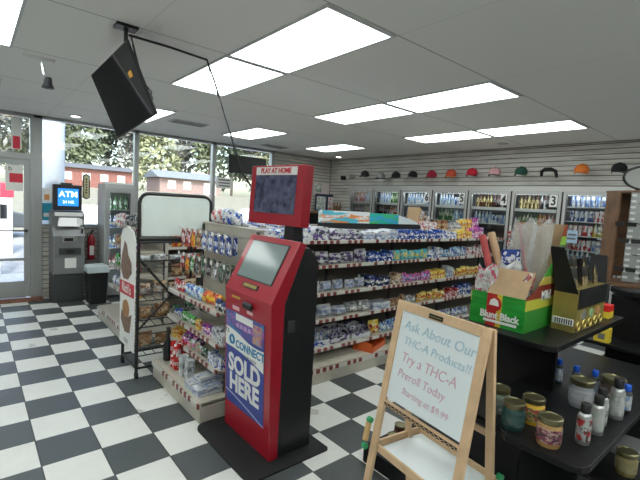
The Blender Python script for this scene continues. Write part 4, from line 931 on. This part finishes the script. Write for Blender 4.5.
# ------------------------------------------------------------------ easel
t = thing('easel', 'pale wooden childrens easel with handwritten whiteboard and tray', 'easel', (1.2204, -6.2307, .3916), -.139); t.scale = (.78, .78, .78)
ax = -1.66; ay = 5.95
A_ = lambda x, y, z: Vector((x+ax, y+ay, z))
yl, yr = -5.64, -6.245
def fx(z): return 1.455+(1.22-z)*0+ .25*z/1.22*1.0   # front plane x at height z
def fx(z): return 1.46+.20*z/1.22
def bar(p, q, w_, th, yup=False):
    p, q = Vector(p), Vector(q); d_ = (q-p); c_ = (p+q)/2; e = d_.normalized()
    a_ = Vector((0, 1, 0)) if abs(e.y) < .9 else Vector((0, 0, 1)); nrm = e.cross(a_).normalized(); a_ = nrm.cross(e)
    return (c_, (d_.length, w_, th), Matrix((e, a_, nrm)).transposed())
for y, nm in ((yl, 'leg'), (yr, 'leg')):
    c_, s_, R_ = bar(A_(fx(-.49), y, -.49), A_(fx(1.22), y, 1.22), .05, .022); MB().box(c_, s_, R=R_).build('leg', M_['wood'], t, .003)
    zb = .112
    c_, s_, R_ = bar(A_(1.90, y, -.49), A_(1.695, y, 1.21), .045, .022); MB().box(c_, s_, R=R_).build('leg', M_['wood'], t, .003)
for z, w_ in ((1.195, .055), (.60, .03)):
    c_, s_, R_ = bar(A_(fx(z)-.002, yl, z), A_(fx(z)-.002, yr, z), .022, .05)
    MB().box(A_(fx(z)-.001, (yl+yr)/2, z), (.024, abs(yr-yl)-.048, w_), R=Matrix.Rotation(.16, 3, 'Y')).build('cross_rail', M_['wood'], t, .002)
MB().box(A_(1.80, (yl+yr)/2, .62), (.02, abs(yr-yl), .04)).build('rear_rail', M_['wood'], t, .002)
zc = (.635+1.165)/2; hb = .54
RB = Matrix.Rotation(math.atan2(.20, 1.22), 3, 'Y')
wbm = MB().box(A_(fx(zc)+.002, (yl+yr)/2, zc), (.010, abs(yr-yl)-.05, hb), R=RB).build('whiteboard', M_['whiteboard'], t)
MB().box(A_(1.755, (yl+yr)/2, zc), (.008, abs(yr-yl)-.05, hb), R=Matrix.Rotation(-.16, 3, 'Y')).build('rear_board', M_['black'], t)
bd = MB()
bd.box(A_(fx(.60)-.014, (yl+yr)/2, .60), (.003, abs(yr-yl)-.06, .016), R=RB); bd.build('black_strip', M_['black'], t)
zz = MB()
for k in range(34):
    y = yl-.035-k*.0168; s = 1 if k % 2 else -1
    zz.box(A_(fx(.60)-.017, y-.008, .60), (.002, .020, .003), R=RB@Matrix.Rotation(s*.6, 3, 'X'))
zz.build('zigzag_print', M_['wood'], t)
bdir = Vector((.20, 0, 1.22)).normalized(); RW_ = axes((0, -1, 0), bdir)
ink1, ink2 = mat('faded_blue_ink', (.42, .60, .70), .6), mat('faded_pink_ink', (.70, .42, .52), .6)
def wb(s, z, y, size, m, tilt=0.0, sx=1.0, bold=-.0006):
    p = A_(fx(z)-.0055, y, z); return text(s, size, m, wbm, p, RW_@Matrix.Rotation(tilt, 3, 'Z'), sx=sx, bold=bold, shear=.15)
wb('Ask About Our', 1.085, -5.955, .080, ink1, -.02, 1.0); wb('THC-A Products!!', .995, -5.96, .068, ink1, -.02, .95)
wb('Try a THC-A', .90, -5.93, .082, ink2, -.02, .92); wb('Preroll Today', .805, -5.90, .070, ink2, -.02, .92); wb('Starting at $9.99', .715, -5.95, .056, ink2, -.03, .92)
MB().box(A_(fx(1.195)-.016, -5.93, 1.19), (.004, .10, .026), R=RB).build('maker_plate', M_['black'], t, .001)
MB().box(A_(fx(1.195)-.019, -5.93, 1.19), (.002, .085, .004), R=RB).build('plate_print', M_['gold'], t)
tr = MB().box(A_(1.72, (yl+yr)/2, .30), (.38, abs(yr-yl)-.02, .008)).build('tray', M_['whiteboard'], t)
MB().box(A_(1.525, (yl+yr)/2, .315), (.016, abs(yr-yl)+.03, .045)).box(A_(1.915, (yl+yr)/2, .315), (.016, abs(yr-yl)+.03, .045)).box(A_(1.72, yl+.012, .315), (.39, .016, .045)).box(A_(1.72, yr-.012, .315), (.39, .016, .045)).build('tray_rim', M_['wood'], t, .002)
for y, z, x in ((yl+.035, .47, 1.50), (yl+.035, .31, 1.47), (yr-.035, .35, 1.47), (-6.19, .33, 1.49), (yr-.035, .40, 1.84)):
    MB().tube([A_(x, y-.008, z), A_(x, y+.018, z)], .019, 10).build('green_knob', M_['green'], t)
MB().tube([A_(1.48, yl+.05, .34), A_(1.50, yl+.05, .45)], .018, 10).build('glue_tube', mat('tube_yellow', (.7, .45, .2), .5), t)

# ------------------------------------------------------------------ black stepped display stand and goods
t = thing('display_stand', 'black stepped display stand with shelves beside the easel', 'display stand', (1.76, -6.2, 0))
def slab(x0, x1, y0, y1, z0, z1, r=.05):
    q = []
    for cx_, cy_, a0, rr in ((x1-.01, y1-.01, 0, .01), (x0+.03, y1-.03, PI/2, .03), (x0+r, y0+r, PI, r), (x1-.01, y0+.01, 1.5*PI, .01)):
        for k in range(5): a = a0+k*PI/8; q.append((cx_+rr*math.cos(a)-1.76, cy_+rr*math.sin(a)+6.2))
    return MB().prism(q, 'z', z0, z1)
slab(1.485, 2.46, -6.60, -6.15, 1.225, 1.25).build('shelf', M_['melamine'], t, .003)
MB().prism([(x-1.76, y+6.2) for x, y in ((1.245, -6.765), (1.262, -6.80), (1.30, -6.815), (2.72, -6.815), (2.72, -5.95), (1.86, -5.95), (1.86, -6.315), (1.285, -6.315), (1.285, -6.50), (1.245, -6.54))], 'z', .905, .93).build('shelf', M_['melamine'], t, .003)
slab(1.72, 2.72, -6.90, -6.32, .65, .67, .03).build('shelf', M_['melamine'], t, .003)
slab(1.76, 2.75, -6.85, -5.34, 0, .11, .03).build('base', M_['melamine'], t, .004)
MB().bx(1.84-1.76, 1.865-1.76, -6.485+6.2, -6.16+6.2, .93, 1.225).bx(1.99-1.76, 2.015-1.76, -6.30+6.2, -6.0+6.2, .11, .905).build('panel', M_['melamine'], t)
MB().bx(2.68-1.76, 2.70-1.76, -6.40+6.2, -5.95+6.2, .11, .905).build('panel', M_['melamine'], t)
CJ = [(.040, 0), (.043, .008), (.043, .080), (.037, .088), (.037, .092)]
LJ = [(.001, .088), (.041, .088), (.043, .092), (.043, .108), (.038, .110), (.036, .106), (.001, .106)]
def jar(lab, x, y, z, wax, art, grp='scented candle jars on the black stand', s=1.0):
    t = thing('candle_jar', lab, 'jar', (x, y, z), 0, grp); t.scale = (s, s, s)
    MB().lathe(CJ, n=24).build('jar_body', wax, t)
    MB().lathe([(.0436, .018), (.0440, .02), (.0440, .070), (.0436, .072)], n=24).build('label', art, t)
    MB().lathe(LJ, n=24).build('lid', M_['lid'], t)
def wax(n, c): return mat('wax_'+n, c, .2, coat=.5)
AR = [pack('art1', (.22, .05, .08), (.40, .28, .24), (.05, .03, .05), 8), pack('art2', (.5, .36, .12), (.35, .06, .06), (.08, .15, .08), 8), pack('art3', (.02, .06, .055), (.03, .085, .08), (.08, .12, .12), 3), pack('art4', (.2, .24, .2), (.1, .14, .12), (.45, .5, .45), 3), pack('art5', (.35, .36, .38), (.42, .43, .45), (.5, .5, .52), 2), pack('art6', (.06, .03, .03), (.1, .06, .04), (.5, .45, .35), 4)]
jar('grey-green lidded jar partly behind the easel, left of the jars', 1.415, -6.425, .93, wax('sage', (.22, .27, .22)), AR[3])
jar('dark teal lidded jar second from the left', 1.33, -6.527, .93, wax('teal', (.02, .065, .06)), AR[2])
jar('yellow and green lidded jar behind the two front jars', 1.445, -6.555, .93, wax('yellow', (.75, .45, .05)), AR[1])
jar('tan lidded jar with purple and red label, front of the shelf', 1.325, -6.665, .93, wax('tan', (.42, .25, .09)), AR[0])
jar('grey lidded jar behind the spray bottles', 1.80, -6.62, .93, wax('grey', (.28, .29, .32)), AR[4], s=1.15)
jar('brown-lidded dark jar right of the grey jar', 1.96, -6.70, .93, wax('umber', (.06, .04, .03)), AR[5], s=1.15)
jar('olive lidded jar on the lower shelf at the bottom right', 1.88, -6.80, .67, wax('olive', (.22, .18, .07)), pack('art7', (.2, .17, .07), (.24, .2, .09), (.3, .26, .14), 2), s=.95)
jar('dark red jar with gold lid on the stand base, left of the easel leg', 2.05, -5.44, .11, M_['maroon'], AR[5], 'jars on the stand base')
jar('pale gold-lidded jar on the stand base behind the easel tray', 1.90, -5.50, .11, wax('cream', (.5, .42, .3)), AR[1], 'jars on the stand base')
jar('amber jar with blue cap bottle beside it, beyond the black panel', 2.03, -6.40, .93, M_['amber'], M_['amber'])
def spray(lab, x, y, z, art, s=1.0, cap='plastic', body='silver'):
    t = thing('spray_bottle', lab, 'spray bottle', (x, y, z), random.uniform(0, 1), 'spray bottles on the black stand'); t.scale = (s, s, s)
    MB().lathe([(.022, 0), (.0245, .004), (.0245, .108), (.021, .118), (.014, .122)], n=20).build('body', M_[body], t)
    MB().lathe([(.0250, .018), (.0252, .02), (.0252, .098), (.0250, .1)], n=20).build('label', art, t)
    MB().lathe([(.014, .120), (.0175, .124), (.0175, .155), (.015, .158)], n=16).build('cap', M_[cap], t)
sv = lambda n, a, b_: pack('spray'+n, (.42, .43, .43), a, b_, 4, .3)
spray('front spray bottle with red and black artwork', 1.445, -6.742, .93, sv('1', (.35, .03, .03), (.03, .03, .03)))
spray('plain silver spray bottle right of the red one', 1.572, -6.750, .93, sv('2', (.36, .38, .36), (.5, .5, .45)))
spray('white and black spray bottle behind the silver one', 1.67, -6.735, .93, sv('3', (.6, .6, .6), (.05, .05, .05)))
spray('tall silver spray bottle at the right end of the row', 1.80, -6.757, .93, sv('4', (.3, .33, .3), (.5, .5, .5)), 1.12)
for k, (x, y, s) in enumerate(((1.993, -6.454, .8), (1.962, -6.543, .8), (1.978, -6.620, .8), (1.911, -6.766, .8))):
    spray(['blue-capped bottle nearest the black panel', 'blue-capped bottle behind the grey jar', 'blue-capped bottle behind the brown-lidded jar', 'blue-capped bottle right of the tall silver bottle'][k], x, y, .93, sv('5', (.2, .3, .5), (.6, .6, .6)), s, 'bluecap', 'dgrey')
t = thing('white_tray', 'long white tray on the lower shelf beside the olive jar', 'tray', (2.12, -6.74, .67), .15)
MB().bx(-.10, .10, -.15, .12, 0, .03).bx(-.10, -.09, -.15, .12, .03, .05).build('tray_body', M_['silver'], t, .004)

# display carton with green, yellow and red stripes
def stripes():
    m = bpy.data.materials.new('striped_card'); m.use_nodes = True; n = m.node_tree; b = n.nodes['Principled BSDF']
    tc = nd(n, 'ShaderNodeTexCoord'); s = nd(n, 'ShaderNodeSeparateXYZ'); n.links.new(tc.outputs['Object'], s.inputs[0])
    r = nd(n, 'ShaderNodeValToRGB'); r.color_ramp.interpolation = 'CONSTANT'; e = r.color_ramp.elements
    e[0].position = 0; e[0].color = (.03, .25, .03, 1); e[1].position = .2; e[1].color = (.55, .55, .06, 1)
    for p, c in ((.30, (.25, .03, .02)), (.42, (.62, .5, .1)), (.5, (.08, .35, .05)), (.66, (.10, .16, .08)), (.8, (.25, .45, .05)), (.88, (.3, .05, .02))): x = e.new(p); x.color = (*c, 1)
    sh = math_(n, 'DIVIDE', s.outputs[2], .50)
    n.links.new(sh, r.inputs[0]); n.links.new(r.outputs[0], b.inputs['Base Color']); b.inputs['Roughness'].default_value = .4; return m
def greenfront():
    m = bpy.data.materials.new('green_card'); m.use_nodes = True; n = m.node_tree; b = n.nodes['Principled BSDF']
    tc = nd(n, 'ShaderNodeTexCoord'); s = nd(n, 'ShaderNodeTexNoise'); mp = nd(n, 'ShaderNodeMapping'); mp.inputs['Scale'].default_value = (1, 2, 22); n.links.new(tc.outputs['Object'], mp.inputs[0]); n.links.new(mp.outputs[0], s.inputs[0]); s.inputs['Scale'].default_value = 2
    n.links.new(mixc(n, s.outputs[0], (.0, .13, .01), (.04, .45, .06)), b.inputs['Base Color']); b.inputs['Roughness'].default_value = .3; return m
t = thing('display_carton', 'open green display carton with striped sides full of pouches', 'carton', (1.57, -6.30, 1.25))
gf = MB().bx(0, .004, -.13, .13, 0, .155).build('front', greenfront(), t)
MB().bx(-.001, 0, -.0, .05, 0.0, .155).build('red_stripe', mat('card_red', (.5, .02, .02), .4), gf)
MB().bx(-.0018, -.001, -.025, 0.0, 0, .155).build('yellow_stripe', mat('card_yellow', (.7, .5, .05), .4), gf)
MB().tube([(-.004, .012, .108), (-.001, .012, .108)], .036, 20).build('round_emblem', MATS['card_red'], gf)
MB().prism([(-.012, .10), (.036, .10), (.03, .125), (.012, .135), (-.006, .125)], 'x', -.006, -.004).build('bird_shape', M_['paper'], gf)
text('Blunt Black', .046, M_['paper'], gf, (-.004, -.015, .052), FACE_MX, bold=.0015, sx=.9)
MB().bx(-.004, -.001, -.10, .06, .018, .030).build('white_strip', M_['paper'], gf)
st = stripes()
MB().prism([(0, 0), (.39, 0), (.39, .50), (.37, .50), (.30, .36), (.11, .20), (0, .155)], 'y', -.134, -.13).build('side', st, t)
MB().prism([(0, 0), (.39, 0), (.39, .30), (.1, .17), (0, .155)], 'y', .13, .134).build('far_side', st, t)
text('Mild', .06, M_['paper'], t, (.20, -.137, .16), FACE_MY, bold=.002)
MB().bx(.386, .39, -.13, .13, 0, .50).build('back', M_['card'], t)
MB().bx(.004, .386, -.13, .13, 0, .004).build('bottom', M_['card'], t)
MB().add([(.004, -.125, .15), (.004, .055, .15), (.09, .055, .27), (.09, -.125, .27)], [(0, 1, 2, 3)]).build('inner_flap', M_['card'], t, fix=False).modifiers.new('s', 'SOLIDIFY').thickness = .003
rr_ = random.Random(5)
def film(name, c, a):
    m = mat(name, c, .18, bump=1.0, nscale=38); m.node_tree.nodes['Principled BSDF'].inputs['Alpha'].default_value = a; return m
def leanbag(lab, x, y, z, w_, h_, m, rx, ry, nm='pouch', film=False):
    b_ = MB().pouch(w_, .04, h_, 11); rb = random.Random(len(lab))
    b_.v = [(x_*(1-.18*abs(z_/h_-.4))+rb.uniform(-.004, .004), y_+rb.uniform(-.005, .005), z_+.02*math.sin(x_*60)*(z_/h_)) for x_, y_, z_ in b_.v]
    o = b_.build(nm, m); o.location = (x, y, z); o.rotation_euler = (rx, ry, -PI/2+.15); tag(o, lab, 'pouch', None)
    return o
leanbag('clear pouch with pink print at the left of the green carton', 1.62, -6.20, 1.34, .11, .19, pack('pinkclear', (.50, .48, .46), (.5, .08, .15), (.72, .72, .72), 7, .2), .1, .12)
leanbag('clear pouch of grey packs in the middle of the green carton', 1.70, -6.27, 1.36, .12, .19, pack('greyclear', (.45, .45, .45), (.6, .6, .58), (.3, .3, .32), 7, .2), 0, .1)
leanbag('dark and red clear pouch at the front right of the green carton', 1.63, -6.38, 1.33, .09, .17, pack('darkclear', (.32, .08, .08), (.6, .58, .55), (.08, .07, .07), 7, .2), -.1, .05)
leanbag('tall clear bag with blue label standing in the green carton', 1.80, -6.26, 1.40, .13, .36, film('film_blue', (.6, .62, .62), .36), .05, .12)
leanbag('tall clear bag beside the brown back of the green carton', 1.84, -6.34, 1.40, .11, .36, film('film_pale', (.6, .6, .58), .36), -.12, .05)
o = MB().bx(-.045, .045, -.004, .004, 0, .11).build('blue_label_card', pack('bluelabel', (.03, .07, .32), (.02, .04, .2), (.75, .75, .8), 5)); o.location = (1.765, -6.262, 1.50); o.rotation_euler = (0, -.1, -PI/2+.15); tag(o, 'dark blue printed card in front of the tall clear bag', 'card')
for lab, p, q_, r_, m in (('tan rolled tube leaning left in the green carton', (1.72, -6.275, 1.38), (1.80, -6.121, 1.68), .020, mat('tube_tan', (.52, .34, .20), .6)),
 ('red rolled tube left of the tan tube', (1.68, -6.235, 1.38), (1.75, -6.100, 1.665), .018, mat('tube_red', (.42, .05, .05), .5)),
 ('thin dark red stick standing in the green carton', (1.765, -6.36, 1.40), (1.85, -6.241, 1.745), .008, mat('stick_red', (.38, .06, .07), .5))):
    o = MB().tube([p, q_], r_, 10).build('rolled_tube', m); tag(o, lab, 'tube')
# gold and black display carton
t = thing('display_carton', 'gold and black display carton right of the green one', 'carton', (1.815, -6.56, 1.25))
MB().bx(0, .40, 0, .105, 0, .205).build('body', M_['gold'], t)
MB().bx(.01, .40, -.003, 0, .11, .205).build('black_panel', M_['black'], t)
for q in range(3): MB().prism([(.07+q*.10, .065), (.10+q*.10, .05), (.13+q*.10, .065), (.12+q*.10, .095), (.08+q*.10, .095)], 'y', -.003, 0).build('emblem', [M_['alu'], mat('pale_green', (.25, .4, .2), .5), mat('pale_orange', (.5, .25, .1), .5)][q], t)
for q in range(5): MB().tube([(.03+q*.078+.022*math.cos(a*PI/6), -.004, .03+.02*math.sin(a*PI/6)) for a in range(12)], .004, 5, True).build('ring_print', mat('bright_gold', (.65, .5, .15), .35, .5), t)
MB().bx(-.003, 0, .008, .10, .03, .062).build('barcode_label', M_['paper'], t)
for q in range(8): MB().bx(-.005, -.003, .014+q*.010, .018+q*.010, .034, .058).build('barcode_bar', M_['black'], t)
MB().bx(0, .40, .095, .105, .185, .33).build('back_card', M_['black'], t)
MB().add([(0, 0, .185), (0, .1, .185), (-.085, .11, .40), (-.085, .05, .40)], [(0, 1, 2, 3)]).build('side_flap', M_['black'], t, fix=False).modifiers.new('s', 'SOLIDIFY').thickness = .003
MB().add([(.40, 0, .185), (.40, .1, .185), (.52, .12, .34), (.52, .04, .34)], [(0, 1, 2, 3)]).build('side_flap', M_['black'], t, fix=False).modifiers.new('s', 'SOLIDIFY').thickness = .003
for q in range(5):
    o = MB().pouch(.07, .02, .15, 6).build('pouch', pack('blackgold', (.012, .012, .012), (.03, .02, .01), (.4, .3, .15), 5, .3)); o.location = (1.86+q*.077, -6.525+(q % 2)*.03, 1.40+(.05 if q % 2 else .0)); o.rotation_euler = (-.1, 0, .1*(q-2)); tag(o, '%s black and gold pouch from the left in the gold carton' % ORD[q], 'pouch', 'black pouches in the gold carton')
t = thing('small_box', 'small red and yellow box at the right end of the top shelf', 'box', (2.36, -6.54, 1.25))
MB().bx(-.04, .04, -.02, .03, .035, .07).build('lid', mat('bright_red', (.7, .02, .02), .4), t); MB().bx(-.04, .04, -.02, .03, 0, .035).build('box', mat('bright_yellow', (.8, .6, .05), .4), t)

# ------------------------------------------------------------------ black counter with spinner rack and mirror
t = thing('counter_cabinet', 'tall black counter cabinet at the right edge of the photo', 'counter', (3.6, -6.75, 0))
MB().bx(-.35, .55, -.65, .42, 0, 1.25).build('cabinet', M_['melamine'], t)
MB().prism([(-.40, -.65), (.6, -.65), (.6, .46), (-.25, .46), (-.40, .30)], 'z', 1.25, 1.30).build('countertop', M_['melamine'], t, .012)
MB().bx(-.62, -.35, -.65, .54, .92, .945).build('shelf', M_['melamine'], t, .004)
t2 = thing('yellow_pack', 'small yellow pack on the black shelf under the red box', 'pack', (3.03, -6.36, .945))
MB().bx(-.03, .03, -.045, .045, 0, .10).build('carton', MATS['bright_yellow'], t2); MB().bx(-.032, -.03, -.02, .02, .02, .06).build('print', M_['grey'], t2)
t2 = thing('metal_bracket', 'light grey fitting on the black cabinet at the right edge', 'bracket', (3.0, -6.66, .70)); MB().bx(-.02, .24, -.02, .12, 0, .09).build('plate', M_['grey'], t2)
hook_me = MB().tube([(0, 0, 0), (.04, 0, 0)], .0045, 5).box((.04, 0, .006), (.005, .03, .016)).mesh('hook', M_['white'])
t = thing('spinner_rack', 'brown spinner rack with white hook columns at the right edge', 'rack', (3.574, -6.33, 1.30))
MB().lathe([(.20, 0), (.20, .02), (.03, .03), (.02, .03)], n=30).build('base', M_['brownb'], t)
MB().tube([(0, 0, .03), (0, 0, .78)], .015).build('post', M_['chrome'], t)
MB().lathe([(.2, .70), (.2, .715)], n=6).build('top_plate', M_['brownb'], t)
for k in range(6):
    a = k*PI/3+.35; R = Matrix.Rotation(a, 3, 'Z'); c_ = R@Vector((.17, 0, .37))
    if k % 2 == 0:
        pn = MB().box(c_, (.012, .15, .66), R=R).build('brown_panel', M_['brownb'], t)
    else:
        MB().box(c_, (.008, .10, .66), R=R).build('white_strip_panel', M_['alu'], t)
        for i in range(15):
            for s in (-.036, .036):
                hk = put('hook', hook_me, R@Vector((.175, s, .07+i*.043)), t, a)
def glasses(lab, z, a):
    t = thing('sunglasses', lab, 'sunglasses', (3.574, -6.33, 1.30+z), a, 'black sunglasses on the spinner rack'); g = MB()
    for s in (-1, 1):
        g.prism([(s*.035-.028, .0), (s*.035+.028, 0), (s*.035+.03, .03), (s*.035-.03, .03)], 'x', .24, .246); g.tube([(.243, s*.066, .025), (.15, s*.068, .02)], .003, 5)
    g.build('frame', M_['black'], t)
for k, (z, a) in enumerate(((.45, 3.2), (.33, 3.35), (.60, 3.9), (.22, 3.9), (.40, 4.1), (.12, 3.3))):
    glasses(['upper pair of black sunglasses on the left brown board', 'second pair of black sunglasses on the left brown board', 'top pair of black sunglasses near the right edge', 'low pair of black sunglasses near the right edge', 'middle pair of black sunglasses at the right edge', 'lowest pair of black sunglasses on the left board'][k], z, a)
t = thing('round_mirror', 'oval black-rimmed mirror above the spinner rack', 'mirror', (3.475, -6.40, 2.112), PI+.75)
el = [(.0, .155*math.cos(a*PI/12), .085*math.sin(a*PI/12)) for a in range(24)]
MB().prism([(y, z) for _, y, z in el], 'x', -.02, -.002).build('glass', M_['chrome'], t); MB().tube(el, .009, 8, True).tube([(-.02, 0, -.02), (-.02, 0, -.10)], .008).build('rim', M_['black'], t)
